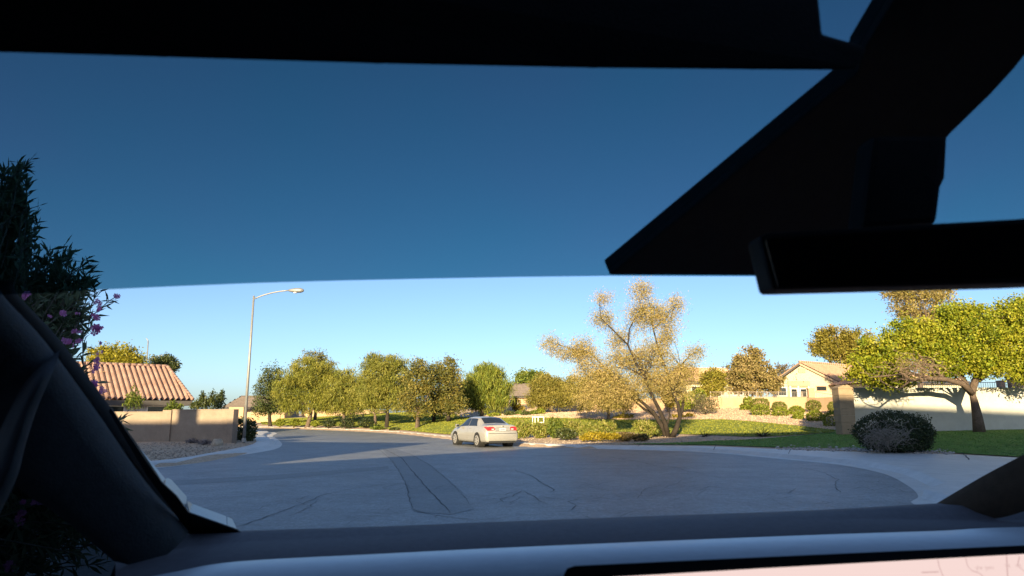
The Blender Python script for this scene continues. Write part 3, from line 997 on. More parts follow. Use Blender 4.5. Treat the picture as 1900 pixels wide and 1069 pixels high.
# ------------------------------------------------------------------ houses
def gable_window(parent, c, w, h, ex, n, frame, glass):
    """window: frame, pane; c centre, ex unit vector along the wall, n outward"""
    c, ex, n = Vector(c), Vector(ex), Vector(n)
    up = Vector((0, 0, 1))
    fr = MB()
    for sx, sy, ww, hh in ((-1, 0, .07, h), (1, 0, .07, h), (0, -1, w + .14, .07), (0, 1, w + .14, .07)):
        cc = c + ex * (sx * (w / 2 + .035)) + up * (sy * (h / 2 + .035)) + n * .02
        q = [cc + ex * a * ww / 2 + up * b * hh / 2 for a, b in ((-1, -1), (1, -1), (1, 1), (-1, 1))]
        fr.prism(q, n * .04)
    f = fr.build('window', frame, parent)
    pn = MB()
    q = [c + n * .012 + ex * a * w / 2 + up * b * h / 2 for a, b in ((-1, -1), (1, -1), (1, 1), (-1, 1))]
    pn.prism(q, n * .01)
    pn.build('pane', glass, f)

# --- left house, hip roof with S tiles
a = R(38)
sd = Vector((math.sin(a), -math.cos(a), 0))           # down-slope heading
ed = Vector((math.cos(a), math.sin(a), 0))            # along the eave, to the right
E1 = at(357, 744, 50.0)                                # right end of the front eave
Lh, Dh, rise = 10.5, 5.6, zat(683, 54) - at(357, 744, 50).z
E0 = E1 - ed * Lh
hb = gz(E1.x - 6, E1.y + 3)
t = thing('tile_roof_house', 'low house with red clay tile hip roof behind the tan block wall', 'house', (E0.x + 6, E0.y + 5, .1))
up = Vector((0, 0, rise))
S = -sd * Dh + up
hipf = .07
tiled('roof', E0, ed * Lh, S, M['tile_a'], t, .36, .40, .2, trim=lambda p, q: p < 1 - hipf * q)
# right hip end
E2 = E1 - sd * (2 * Dh)
R1 = E1 - ed * Lh * hipf + S
tiled('roof', E1, E2 - E1, -ed * Lh * hipf + up, M['tile_a'], t, .31, .40, .07, trim=lambda p, q: q * .5 < p < 1 - q * .5)
tiled('roof', E2, -ed * Lh, sd * Dh + up, M['tile_a'], t, .31, .40, .07, trim=lambda p, q: p > hipf * q)
ridge_caps('ridge_tile', R1 + Vector((0, 0, .14)), E0 + S + Vector((0, 0, .14)), M['tile_a'], t, .13)
ridge_caps('hip_tile', E1 + Vector((0, 0, .12)), R1 + Vector((0, 0, .14)), M['tile_a'], t, .13)
mb = MB(); mb.prism([E0 + sd * .02, E1 + sd * .02, E1 + sd * .02 - Vector((0, 0, .34)), E0 + sd * .02 - Vector((0, 0, .34))], -sd * .06); mb.build('fascia', M['fascia'], t)
mb = MB(); mb.prism([E1 + ed * .02, E2 + ed * .02, E2 + ed * .02 - Vector((0, 0, .34)), E1 + ed * .02 - Vector((0, 0, .34))], -ed * .06); mb.build('fascia', M['fascia'], t)
mb = MB(); mb.prism([E0 - Vector((0, 0, .16)), E1 - Vector((0, 0, .16)), E2 - Vector((0, 0, .16)), E2 - ed * Lh - Vector((0, 0, .16))], Vector((0, 0, .12))); mb.build('eave_soffit', M['fascia'], t)
iw = [E0 - sd * .6, E1 - sd * .6 - ed * .6, E2 + sd * .6 - ed * .6, E2 - ed * Lh + sd * .6]
mb = MB(); mb.prism([(p.x, p.y, 0) for p in iw], (0, 0, E1.z - .18)); mb.build('wall', M['grey_stucco'], t)
for k in (2.0, 5.0, 8.0):
    gable_window(t, E1 - sd * .6 - ed * k + Vector((0, 0, -1.0)), 1.5, 1.15, ed, sd, M['white_paint'], M['glass_dark'])
# a few slipped pale tiles on the ridge
for k, (du, dv) in enumerate(((262, 697), (270, 692), (275, 695))):
    p = E1 - ed * (6.4 - k * .55) + S * (.76 + .05 * (k % 2)); 
    mb = MB(); mb.box((p.x, p.y, p.z + .1), (.26, .42, .05), a); mb.build('loose_tile', M['peach_wall'], t)

# --- right house, gable towards us
Ya = 73.0
AP = at(1483, 673, Ya); EL = at(1424, 717, Ya); ER = at(1570, 713, Ya)
AP.x = (EL.x + ER.x) / 2 - .35
rd = Vector((.80, .60, 0)).normalized()
Lr = 15.0
t = thing('cream_house', 'cream stucco house with salmon tile gable roof beyond the iron fence', 'house', (AP.x, AP.y, gz(AP.x, AP.y)))
gzb = gz(AP.x, AP.y)
fr_v = -rd * .45                                       # roof overhang towards us
mb = MB()
w_ = [(EL.x + .5, EL.y, gzb - .3), (ER.x - .5, ER.y, gzb - .3), (ER.x - .5, ER.y, ER.z + .02), (AP.x, AP.y, AP.z - .22), (EL.x + .5, EL.y, EL.z + .02)]
mb.prism(w_, rd * (Lr - .6)); mb.build('wall', M['cream_stucco'], t)
tiled('roof', ER + fr_v + Vector((.15, 0, -.1)), rd * Lr, AP - ER - Vector((.15, 0, -.1)), M['tile_b'], t, .31, .42, .06)
tiled('roof', EL + fr_v + Vector((-.15, 0, -.1)), rd * Lr, AP - EL - Vector((-.15, 0, -.1)), M['tile_b'], t, .31, .42, .06)
ridge_caps('ridge_tile', AP + fr_v + Vector((0, 0, .1)), AP + rd * Lr + Vector((0, 0, .1)), M['tile_b'], t, .13)
for X in (EL, ER):
    d = (AP - X)
    q = [X + fr_v - Vector((0, 0, .30)), AP + fr_v - Vector((0, 0, .26)), AP + fr_v - Vector((0, 0, .05)), X + fr_v - Vector((0, 0, .08))]
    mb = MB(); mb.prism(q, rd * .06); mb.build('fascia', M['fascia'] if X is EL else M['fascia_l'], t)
fn = Vector((0, -1, 0)); fx = Vector((1, 0, 0))
# attic vent
for k in range(5):
    p = at(1488, 683.5 + k * 1.8, Ya - .1); mb = MB(); mb.box((p.x, p.y, p.z), (.75, .1, .07)); mb.build('vent_slat', M['cream_stucco'], t)
# patio recess: dark opening box with beam and posts in front of the wall
pc = at(1482, 722, Ya)
mb = MB(); zA, zB = zat(707, Ya), gzb - .2
mb.box((pc.x, Ya - .02, (zA + zB) / 2), (2.25, .05, zA - zB)); mb.build('patio_opening', M['fascia_l'], t)
mb = MB(); mb.box((pc.x, Ya - .12, zA - .28), (2.3, .16, .5)); mb.build('patio_beam', M['fascia_l'], t)
for k in (-.95, -.1, .98):
    mb = MB(); mb.box((pc.x + k, Ya - .14, (zA - .55 + zB) / 2), (.12, .12, zA - .55 - zB)); mb.build('patio_post', M['white_paint'], t)
for k in (-.55, .45):
    gable_window(t, (pc.x + k, Ya - .06, zA - 1.3), .6, .9, fx, fn, M['white_paint'], M['glass_dark'])
gable_window(t, at(1524, 721, Ya - .02), 1.0, .42, fx, fn, M['fascia_l'], M['glass_dark'])
gable_window(t, at(1448, 727, Ya - .02), 1.2, .8, fx, fn, M['white_paint'], M['glass_dark'])

# --- other houses: plain hip or gable boxes with tiled slopes
def simple_house(name, label, u0, u1, v_eave, v_ridge, Y, depth, wallm, roofm, rz=0.0, windows=2, hip=.25, group=None):
    A, B = at(u0, v_eave, Y), at(u1, v_eave, Y)
    A.z = B.z = (A.z + B.z) / 2
    ridge = zat(v_ridge, Y + depth / 2)
    e = B - A
    rot = Matrix.Rotation(rz, 3, 'Z')
    e = rot @ e
    back = rot @ Vector((0, depth, 0))
    c0 = A
    g = gz((A.x + B.x) / 2, Y)
    t = thing(name, label, 'house', (c0 + e * .5).to_tuple()[:2] + (g,), group)
    rise = Vector((0, 0, ridge - A.z))
    tiled('roof', c0, e, back * .5 + rise, roofm, t, .42, .5, .06, trim=lambda p, q: hip * q < p < 1 - hip * q)
    tiled('roof', c0 + e + back, -e, -back * .5 + rise, roofm, t, .42, .5, .06, trim=lambda p, q: hip * q < p < 1 - hip * q)
    if hip > 0:
        tiled('roof', c0 + e, back, -e * hip + rise, roofm, t, .42, .5, .06, trim=lambda p, q: q * .5 < p < 1 - q * .5)
        tiled('roof', c0 + back, -back, e * hip + rise, roofm, t, .42, .5, .06, trim=lambda p, q: q * .5 < p < 1 - q * .5)
    ridge_caps('ridge_tile', c0 + e * hip + back * .5 + rise, c0 + e * (1 - hip) + back * .5 + rise, roofm, t, .14)
    ei, bi = e.normalized() * .5, back.normalized() * .5
    q = [c0 + ei + bi, c0 + e - ei + bi, c0 + e - ei + back - bi, c0 + ei + back - bi]
    top = A.z - .02
    mb = MB()
    if hip > 0: mb.prism([(p.x, p.y, g - .4) for p in q], (0, 0, top - g + .4))
    else:
        mb.prism([(p.x, p.y, g - .4) for p in q], (0, 0, top - g + .4))
        for k in (q[0], q[1]):
            mb.prism([Vector((k.x, k.y, top + .001)), Vector((k.x, k.y, top + .001)) + (back - 2 * bi), Vector((k.x, k.y, top)) + (back - 2 * bi) * .5 + rise * .9], ei * .2)
    mb.build('wall', wallm, t)
    mb = MB(); mb.prism([c0 - Vector((0, 0, .01)), c0 + e - Vector((0, 0, .01)), c0 + e - Vector((0, 0, .25)), c0 - Vector((0, 0, .25))], back.normalized() * .06); mb.build('fascia', M['fascia'], t)
    for k in range(windows):
        f = (k + .5) / windows
        gable_window(t, q[0] + (q[1] - q[0]) * f + Vector((0, 0, top - q[0].z - 1.15)), 1.3, 1.1, e.normalized(), -back.normalized(), M['white_paint'], M['glass_dark'])
    return t
simple_house('grey_roof_house', 'distant peach house with grey brown tile roof behind the street lamp', 410, 530, 757, 735.5, 105, 12, M['peach_wall'], M['tile_grey'], R(6), 3, .12)
simple_house('grey_roof_house', 'distant house with plain grey roof between round tree and leaning tree', 930, 1010, 736, 713, 118, 12, M['peach_wall'], M['tile_grey'], R(-8), 2, .2)
simple_house('pink_roof_house', 'house with pale salmon roof behind the tan pear tree', 1268, 1400, 708, 683.5, 92, 13, M['cream_stucco'], M['tile_b'], R(4), 3, .12)
simple_house('roof_peek_house', 'pale house half hidden behind the broad tree and white wall', 1640, 1800, 707, 694, 62, 12, M['cream_stucco'], M['tile_b'], R(0), 4, .2)
# far peach walls
for (ua, ub, vt, vb, Y, lab) in ((425, 452, 757.5, 775, 82, 'small peach wall right behind the street lamp pole'), (445, 520, 766.5, 778, 92, 'low peach wall behind the dark pine and far lawn'), (560, 720, 762, 772, 112, 'far pale wall seen between the mesquite trunks')):
    A, B = at(ua, 770, Y), at(ub, 770, Y)
    t = thing('far_wall', lab, 'wall', ((A.x + B.x) / 2, Y, gz((A.x + B.x) / 2, Y)))
    mb = MB(); wall_panel(mb, A.xy, B.xy, -.2, zat(vt, Y), .25); mb.build('wall_panel', M['peach_wall'], t)
    mb = MB(); wall_panel(mb, A.xy, B.xy, zat(vt, Y) + .002, zat(vt, Y) + .12, .33); mb.build('wall_cap', M['peach_wall'], t)

# --- unseen houses behind us, added and sized to shade the street
def shade_house(label, q0, q1, t_ridge, h_ridge, h_eave, half, hip0=0.0, hip1=0.0, chimney=None):
    ca = qt((q0 + q1) / 2, t_ridge)
    t = thing('unseen_shade_house', label, 'house', (ca[0], ca[1], 0))
    def P(q, tt, z): x, y = qt(q, tt); return Vector((x, y, z))
    mb = MB()
    mb.prism([P(q0 + .02, t_ridge - half + .5, 0), P(q1 - .02, t_ridge - half + .5, 0), P(q1 - .02, t_ridge + half - .5, 0), P(q0 + .02, t_ridge + half - .5, 0)], (0, 0, h_eave))
    if hip0 == 0: mb.prism([P(q0 + .02, t_ridge - half + .5, h_eave), P(q0 + .02, t_ridge + half - .5, h_eave), P(q0 + .02, t_ridge, h_ridge - .15)], P(.2, 0, 0) - P(0, 0, 0))
    if hip1 == 0: mb.prism([P(q1 - .22, t_ridge - half + .5, h_eave), P(q1 - .22, t_ridge + half - .5, h_eave), P(q1 - .22, t_ridge, h_ridge - .15)], P(.2, 0, 0) - P(0, 0, 0))
    mb.build('wall', M['tan_stucco'], t)
    rf = MB()
    r0, r1 = P(q0 + hip0, t_ridge, h_ridge), P(q1 - hip1, t_ridge, h_ridge)
    c = [P(q0, t_ridge - half, h_eave), P(q1, t_ridge - half, h_eave), P(q1, t_ridge + half, h_eave), P(q0, t_ridge + half, h_eave)]
    rf.add(c + [r0, r1], [(0, 1, 5, 4), (2, 3, 4, 5), (1, 2, 5), (3, 0, 4), (3, 2, 1, 0)])
    rf.build('roof', M['tile_grey'], t)
    if chimney:  # added for the dark stripe it throws on the left wall
        mb = MB()
        mb.prism([P(chimney[0], t_ridge - .5, h_eave), P(chimney[1], t_ridge - .5, h_eave), P(chimney[1], t_ridge + .5, h_eave), P(chimney[0], t_ridge + .5, h_eave)], (0, 0, chimney[2] - h_eave))
        mb.build('chimney', M['tan_stucco'], t)
    n = max(2, int((q1 - q0) / 5))
    L2 = P(1, 0, 0) - P(0, 0, 0); F2 = P(0, 1, 0) - P(0, 0, 0)
    for k in range(n):
        gable_window(t, P(q0 + (q1 - q0) * (k + .5) / n, t_ridge + half - .5, min(h_eave - .9, 1.6)), 1.4, 1.1, L2, F2, M['white_paint'], M['glass_dark'])
shade_house('unseen tall tan house behind the driver, sized to shade the street', -13.6, 38.0, -10.0, 14.4, 5.9, 4.5, hip0=16.5)
shade_house('unseen tan gabled house left behind the driver, shaped for its shade, with added chimney', -33.0, -12.4, -10.0, 11.7, 7.2, 4.0, chimney=(-24.9, -23.6, 13.6))
shade_house('unseen tall tan house far left behind the driver, sized for its shade', -72.0, -34.0, -10.0, 15.2, 9.0, 4.5, hip0=4)

# ------------------------------------------------------------------ street lamps
def lamp(label, base, top, arm_end, r0, r1, Y, head=True, group=None):
    t = thing('street_lamp', label, 'street lamp', base, group)
    mb = MB(); mb.tube([base - Vector((0, 0, .1)), base.lerp(top, .5), top], [r0, (r0 + r1) / 2, r1], 10); mb.build('pole', M['galv'], t, smooth=True)
    mb = MB(); mb.tube([base + Vector((0, 0, .02)), base + Vector((0, 0, .22))], [r0 * 1.6, r0 * 1.25], 10); mb.build('base', M['galv'], t)
    s = top - Vector((0, 0, .18))
    c1 = s + Vector(((arm_end.x - s.x) * .42, 0, (arm_end.z - s.z) * .85))
    path = []
    for k in range(9):
        f = k / 8
        path.append(s * (1 - f) ** 2 + c1 * 2 * f * (1 - f) + arm_end * f ** 2)
    mb = MB(); mb.tube(path, [r1 * .72] * 8 + [r1 * .6], 8); mb.build('arm', M['galv'], t, smooth=True)
    if head:
        d = Vector((1 if arm_end.x > s.x else -1, 0, 0))
        mb = MB()
        V, F = [], []
        prof = [(-.05, .05, .05), (.08, .09, .07), (.35, .13, .085), (.6, .13, .08), (.74, .08, .05), (.78, .02, .02)]
        mb.tube([arm_end + d * a for a, _, _ in prof], [c for _, c, _ in prof], 10)
        h = mb.build('lamp_head', M['galv'], t, smooth=True)
        mb = MB(); mb.tube([arm_end + d * .32 - Vector((0, 0, .10)), arm_end + d * .32 - Vector((0, 0, .15))], [.10, .08], 10); mb.build('lens', M['white_paint'], h)
    return t
Yl = 36.0
lb_ = at(452, 820, Yl); lb_.z = gz(lb_.x, lb_.y) + .02
lamp('tall galvanised street lamp with curved arm beside the tan wall corner', lb_, at(471, 549, Yl), at(537, 539, Yl), .085, .052, Yl)
bb = at(272, 700, 90); bb.z = 0
lamp('distant lamp pole with short bent top behind the tile roof', Vector((at(273, 700, 90).x, 90, 0)), at(275, 632, 90), at(271, 627.5, 90), .11, .07, 90, head=False)
lamp('distant lamp with long low arm behind the tile roof', Vector((at(277, 700, 95).x, 95, 0)), at(277.5, 664, 95), at(315, 657.5, 95), .10, .06, 95, head=False)

# ------------------------------------------------------------------ trees
GT = 'park trees beyond the street'
tree('pine_tree', 'dark green pine standing left of the park trees by the lamp', 'tree', 503, 785, 80,
     [(505, 700, 24, 24), (490, 722, 20, 28), (515, 725, 22, 28), (500, 748, 30, 24), (488, 752, 18, 20), (520, 750, 16, 16)], DARK, 210, 26, .55, .24, .35, .0, .22, (503, 755), 10, 11, GT, 'bark_d', dens=.62, twigs=1)
tree('mesquite_tree', 'big broad olive mesquite with slanting trunk, leftmost of the broad trees', 'tree', 571, 786, 74,
     [(575, 700, 50, 36), (540, 726, 36, 26), (610, 722, 34, 32), (575, 745, 58, 18), (552, 700, 25, 25), (540, 755, 26, 12), (612, 752, 30, 14)], MESQ, 520, 34, .46, .24, .19, .8, .24, (578, 752), 14, 12, GT)
tree('pine_tree', 'tall olive pine whose top shows above the big mesquite', 'tree', 585, 783, 88,
     [(583, 664, 20, 16), (570, 680, 26, 20), (600, 682, 22, 22), (585, 705, 36, 25)], PINE, 200, 26, .5, .24, .35, 0, .22, (585, 750), 8, 13, GT, 'bark_d', dens=.62, twigs=1)
tree('mesquite_tree', 'shaggy olive mesquite in the middle of the row with bare twig tops', 'tree', 640, 782, 73,
     [(640, 722, 30, 34), (625, 732, 26, 28), (660, 735, 28, 28), (618, 745, 18, 16), (638, 700, 14, 14), (640, 756, 34, 12)], OLIVE, 260, 26, .5, .30, .17, .7, .18, (640, 752), 12, 14, GT, twigs=3, twig_len=1.4)
tree('mesquite_tree', 'tall olive mesquite with dark trunk beside the low dark shrubs', 'tree', 718, 790, 66,
     [(700, 700, 34, 32), (735, 702, 30, 32), (718, 730, 48, 22), (690, 730, 22, 22), (718, 750, 46, 12), (715, 676, 38, 15), (692, 668, 14, 9)], OLIVE, 520, 32, .42, .23, .19, .7, .2, (719, 755), 16, 15, GT, 'bark_d', twigs=3, twig_len=1.3)
tree('mesquite_tree', 'olive mesquite with thin trunk just left of the tall dark trunk', 'tree', 697, 786, 72,
     [(675, 720, 26, 28), (690, 740, 26, 20), (668, 745, 16, 16)], OLIVE, 180, 26, .48, .19, .28, .45, .16, (696, 752), 8, 16, GT, 'bark')
tree('pine_tree', 'two toned pine with pale trunk left of the leaning pine', 'tree', 775, 788, 62,
     [(778, 684, 20, 16), (770, 705, 24, 22), (790, 708, 18, 24), (772, 735, 26, 24), (778, 757, 26, 14), (760, 745, 16, 16)], PINE, 250, 26, .5, .2, .35, .15, .2, (776, 762), 10, 17, GT, dens=.62, twigs=1)
tree('pine_tree', 'slim pine with leaning dark trunk and sparse crown', 'tree', 805, 784, 66,
     [(808, 690, 15, 20), (800, 714, 12, 14), (812, 735, 20, 20), (805, 755, 22, 12)], PINE, 120, 26, .5, .22, .35, .1, .18, (808, 755), 8, 18, GT, 'bark_d', dens=.62, twigs=1)
tree('pine_tree', 'golden topped tall pine left of the round willowy tree', 'tree', 833, 784, 64,
     [(832, 678, 17, 13), (828, 696, 24, 16), (838, 715, 22, 22), (830, 738, 26, 20), (845, 755, 22, 16), (820, 755, 18, 14)], PINE, 270, 26, .5, .21, .35, .1, .2, (833, 758), 10, 19, GT, 'bark_d', dens=.62, twigs=1)
tree('acacia_tree', 'rounded green willowy acacia right behind the silver sedan', 'tree', 893, 764, 72,
     [(900, 712, 40, 30), (880, 730, 28, 26), (922, 730, 28, 26), (900, 748, 46, 15), (905, 692, 24, 14)], [(.10, .14, .022), (.19, .225, .03), (.26, .26, .042)], 420, 24, .5, .48, .10, 1.2, .2, (895, 752), 14, 20, GT, twigs=1, twig_len=1.3)
tree('mesquite_tree', 'olive mesquite with slanted trunk on the gravel bank', 'tree', 1031, 766, 70,
     [(1015, 715, 30, 22), (995, 735, 22, 22), (1040, 720, 30, 22), (1055, 735, 26, 18), (1020, 742, 34, 14)], [(.135, .13, .024), (.225, .2, .036), (.29, .24, .06)], 330, 28, .45, .26, .18, .6, .17, (1012, 745), 12, 21, GT)
tree('dark_tree', 'distant dark green tree above the grey roof', 'tree', 985, 745, 125,
     [(975, 702, 18, 14), (998, 702, 16, 13), (985, 712, 28, 14)], GREEN, 110, 24, .8, .38, .5, 0, .25, (985, 735), 6, 22, None, 'bark_d')
tree('yellow_tree', 'yellow green tree behind the clay tile roof beside the oleander', 'tree', 215, 775, 78,
     [(222, 662, 34, 24), (205, 676, 40, 22), (245, 680, 26, 20), (185, 660, 22, 20), (225, 700, 60, 20)], [(.15, .155, .014), (.26, .235, .018), (.33, .28, .03)], 300, 26, .55, .24, .45, .1, .25, (215, 720), 10, 23, None)
tree('round_tree', 'small round dark green tree right of the distant lamps', 'tree', 305, 775, 84,
     [(305, 672, 21, 14), (312, 682, 18, 12), (297, 680, 14, 12)], DARK, 110, 24, .5, .24, .45, .1, .16, (305, 700), 6, 24, None, 'bark_d')

# the large palo verde with spreading stems
stemsP = [
    ([(1238, 812), (1228, 790, .1), (1212, 765, .2), (1190, 745, .3), (1172, 735, .4)], .17, True),
    ([(1240, 812), (1234, 785, -.2), (1222, 758, -.4), (1210, 735, -.7), (1196, 700, -1)], .17, True),
    ([(1246, 812), (1255, 795, -.1), (1262, 772, -.3), (1258, 750, -.5), (1248, 728, -.7)], .19, True),
    ([(1260, 780, -.2), (1266, 760, 0), (1268, 740, .3), (1258, 715, .6), (1262, 680, .9)], .11, False),
    ([(1236, 795, 0), (1243, 770, .6), (1240, 758, 1), (1228, 742, 1.4), (1222, 722, 1.7)], .06, False),
    ([(1222, 775, .2), (1196, 760, .8), (1175, 742, 1.2), (1150, 722, 1.6)], .10, False),
    ([(1196, 700, -1), (1178, 670, -.8), (1165, 640, -.6), (1168, 610, -.4), (1190, 570, 0)], .08, False),
    ([(1248, 728, -.7), (1238, 690, -.4), (1222, 650, 0), (1212, 610, .3), (1205, 560, .4)], .085, False),
    ([(1172, 735, .4), (1130, 690, .6), (1095, 655, .8), (1060, 648, 1)], .07, False),
    ([(1165, 640, -.6), (1140, 615, -.6), (1115, 590, -.5), (1112, 565, -.5)], .05, False),
    ([(1262, 680, .9), (1280, 660, .8), (1298, 650, .7)], .045, False),
    ([(1212, 610, .3), (1235, 590, 0), (1252, 570, -.2)], .045, False),
]
tree('palo_verde_tree', 'large many stemmed palo verde with thin golden crown beside the lawn', 'tree', 1242, 812, 42,
     [(1170, 715, 85, 28), (1235, 700, 55, 32), (1120, 735, 62, 22), (1240, 730, 45, 16), (1165, 670, 55, 28), (1215, 655, 40, 30), (1105, 690, 45, 22), (1275, 690, 24, 28), (1060, 655, 34, 15), (1022, 640, 18, 18), (1085, 655, 24, 34), (1122, 595, 24, 20), (1118, 555, 15, 14), (1192, 585, 36, 34), (1190, 540, 22, 20), (1232, 590, 30, 26), (1255, 565, 15, 18), (1240, 625, 22, 18), (1290, 655, 17, 17), (1150, 630, 25, 22)],
     TAN, 2300, 18, .44, .095, .28, .2, .2, None, 150, 31, None, 'bark_d', shell=.15, stems=stemsP, twigs=4, twig_len=.6)
# lower, greener tree leaning out left of it
tree('mesquite_tree', 'low spreading golden mesquite on the bank just left of the palo verde', 'tree', 1128, 778, 58,
     [(1120, 715, 40, 26), (1090, 730, 34, 22), (1150, 740, 40, 22), (1110, 752, 42, 12), (1070, 715, 22, 16)], [(.17, .155, .03), (.27, .225, .05), (.34, .27, .085)], 360, 26, .38, .22, .18, .6, .14, (1127, 757), 14, 32, None)

# pear tree and neighbours on the right bank
tree('pear_tree', 'tan leaved pear tree with pointed top behind the iron fence', 'tree', 1396, 757, 68,
     [(1397, 660, 16, 18), (1393, 690, 38, 26), (1370, 700, 24, 22), (1425, 705, 26, 22), (1398, 720, 46, 12), (1372, 672, 14, 12)], [(.14, .13, .03), (.28, .215, .075), (.36, .27, .12)], 300, 26, .42, .2, .5, .1, .14, (1396, 732), 12, 33, None)
tree('young_tree', 'small yellow green tree left of the tan pear tree', 'tree', 1322, 757, 66,
     [(1322, 703, 22, 16), (1315, 722, 18, 18), (1330, 720, 14, 14)], [(.16, .155, .02), (.27, .235, .03), (.32, .26, .06)], 140, 26, .4, .2, .5, .1, .1, (1322, 735), 8, 34, None)
tree('grey_tree', 'thin greyish tree between the pear tree and the cream house', 'tree', 1452, 755, 74,
     [(1455, 690, 22, 14), (1445, 705, 18, 12), (1462, 716, 22, 16)], [(.13, .11, .06), (.2, .16, .09), (.25, .2, .13)], 90, 20, .4, .17, .45, .1, .1, (1452, 722), 10, 35, None, shell=.2, twigs=2)
tree('olive_tree', 'golden olive tree rising behind the salmon roof', 'tree', 1560, 745, 92,
     [(1548, 630, 36, 22), (1585, 640, 34, 26), (1540, 652, 34, 14), (1600, 662, 50, 20), (1512, 640, 12, 8)], [(.135, .13, .02), (.235, .2, .028), (.3, .235, .055)], 330, 28, .6, .26, .5, .05, .25, (1565, 700), 12, 36, None)
tree('pale_tree', 'tall thin pale tree rising above the broad green tree', 'tree', 1700, 745, 52,
     [(1690, 548, 40, 20), (1735, 545, 36, 24), (1680, 575, 30, 18), (1660, 545, 22, 14), (1730, 590, 40, 30)], [(.2, .175, .035), (.3, .24, .07), (.36, .28, .13)], 330, 16, .42, .16, .4, .1, .2, (1715, 650), 26, 37, None, shell=.2, twigs=3, twig_len=.9)
# the broad green tree by the white wall
stemsR = [
    ([(1818, 806), (1814, 775), (1808, 745), (1802, 722)], .30, True),
    ([(1803, 730, 0), (1785, 712, -.4), (1755, 704, -.7), (1720, 702, -1.0), (1690, 706, -1.3)], .17, False),
    ([(1803, 728, 0), (1812, 700, .2), (1822, 680, .3), (1830, 640, .4)], .2, False),
    ([(1815, 705, .2), (1850, 680, .5), (1890, 672, .8), (1935, 655, 1.2)], .15, False),
    ([(1800, 726, .2), (1780, 690, .7), (1765, 660, 1), (1750, 620, 1.2)], .13, False),
    ([(1720, 702, -1), (1690, 692, -1.2), (1650, 697, -1.5), (1615, 700, -1.7)], .07, False),
    ([(1755, 704, -.7), (1730, 684, -.6), (1700, 668, -.4), (1660, 650, -.2)], .06, False),
    ([(1690, 706, -1.3), (1668, 722, -1.5), (1650, 716, -1.6), (1636, 708, -1.6)], .05, False),
]
tree('broad_tree', 'broad bright green tree with thick trunk on the lawn by the white wall', 'tree', 1818, 803, 34.6,
     [(1640, 665, 62, 40), (1615, 690, 42, 24), (1700, 630, 62, 38), (1745, 650, 50, 40), (1810, 610, 66, 44), (1870, 640, 60, 45), (1840, 680, 60, 22), (1900, 590, 50, 45), (1800, 660, 50, 34), (1780, 585, 36, 26), (1650, 705, 55, 12), (1745, 690, 34, 16), (1920, 690, 50, 22), (1950, 640, 50, 60)],
     [(.12, .17, .012), (.25, .28, .018), (.36, .33, .03)], 1500, 30, .33, .115, .55, .15, .3, None, 90, 41, None, 'bark', stems=stemsR, shell=.4, dscale=.85, twigs=2, twig_len=.6)
# dead twig tangle inside that tree (caught in the left limb)
rng = np.random.default_rng(77)
bt = [o for o in bpy.data.objects if o.name == 'broad_tree'][0]
mb = MB()
for k in range(150):
    u, v = rng.normal(1698, 26), rng.normal(686, 11)
    p = Vector(at(u, v, 32.6 + rng.normal(0, .5)))
    d = Vector(unit(rng.normal(0, 1, 3) + np.array([.4, 0, -.2])) * rng.uniform(.4, 1.1))
    mb.tube(limb_path(p - d / 2, p + d / 2, rng, .15, 2), [.014, .010, .005], 4)
dead = mb.build('dead_branches', M['twig'], bt); dead['kind'] = 'stuff'; dead['label'] = 'tangle of bare brown twigs in the left limbs'

# ------------------------------------------------------------------ shrubs
# the clipped big bush with bare twigs on its front
Yb = 26.6
bush = shrub('clipped_bush', 'large rounded dark bush with bare grey twigs on its front beside the pavement', 'bush', 1660, Yb,
      [(1652, 800, 62, 36), (1675, 800, 55, 35), (1660, 812, 66, 28), (1620, 803, 34, 30), (1705, 806, 26, 30)], [(.022, .04, .014), (.04, .06, .02), (.065, .075, .03)], 17000, .075, .5, None, 51, .82, 'leaf_gloss', noise_amp=.08, dscale=.9)
rng = np.random.default_rng(52)
mb = MB()
for k in range(430):
    u = rng.normal(1640, 24); v = rng.normal(812, 12)
    if not (1596 < u < 1704 and 775 < v < 838): continue
    fx_ = (u - 1655) / 68; fy_ = (v - 803) / 38
    r2 = fx_ * fx_ + fy_ * fy_
    if r2 > .95: continue
    yd = Yb - math.sqrt(max(0, 1 - r2)) * 1.12 - .05 + rng.normal(0, .04)
    p = Vector(at(u, v, yd))
    d = Vector(unit(np.array([rng.normal(.3 * fx_, .8), -abs(rng.normal(0, .35)), rng.normal(.25, .6)])) * rng.uniform(.16, .42))
    mb.tube(limb_path(p - d / 2, p + d / 2, rng, .14, 2), [.011, .008, .004], 4)
bw = mb.build('bare_twigs', M['twig_g'], bush); bw['kind'] = 'stuff'

GB = 'clipped round bushes on the gravel bank'
RB = [  # u, v centre, ru, rv, distance, label
    (1411, 751, 17, 13, 60.5, 'round clipped bush against the tan wall, upper one of the leftmost pair'),
    (1411, 763, 18, 13, 56.5, 'round clipped bush, lower and front one of the leftmost pair on the bank'),
    (1446, 755, 14, 10, 59.5, 'greyer round bush behind the second front bush on the bank'),
    (1448, 767, 15, 12, 55.5, 'round yellow green bush, second from the left in the front row'),
    (1478, 763, 14, 10, 56, 'yellow green bush just above the smallest front bush'),
    (1481, 773, 10, 9, 52.5, 'smallest round bush at the lower edge of the bank'),
    (1509, 753, 14, 11, 57.5, 'ball shaped bush casting a round shadow on the tan wall'),
    (1513, 774, 17, 12, 50.5, 'round bush in front of the ball shaped bush'),
    (1548, 755, 12, 10, 55, 'dark round bush peeking out left of the tall pillar'),
    (1546, 780, 18, 19, 46.5, 'largest bushy yellow green shrub touching the tall pillar'),
]
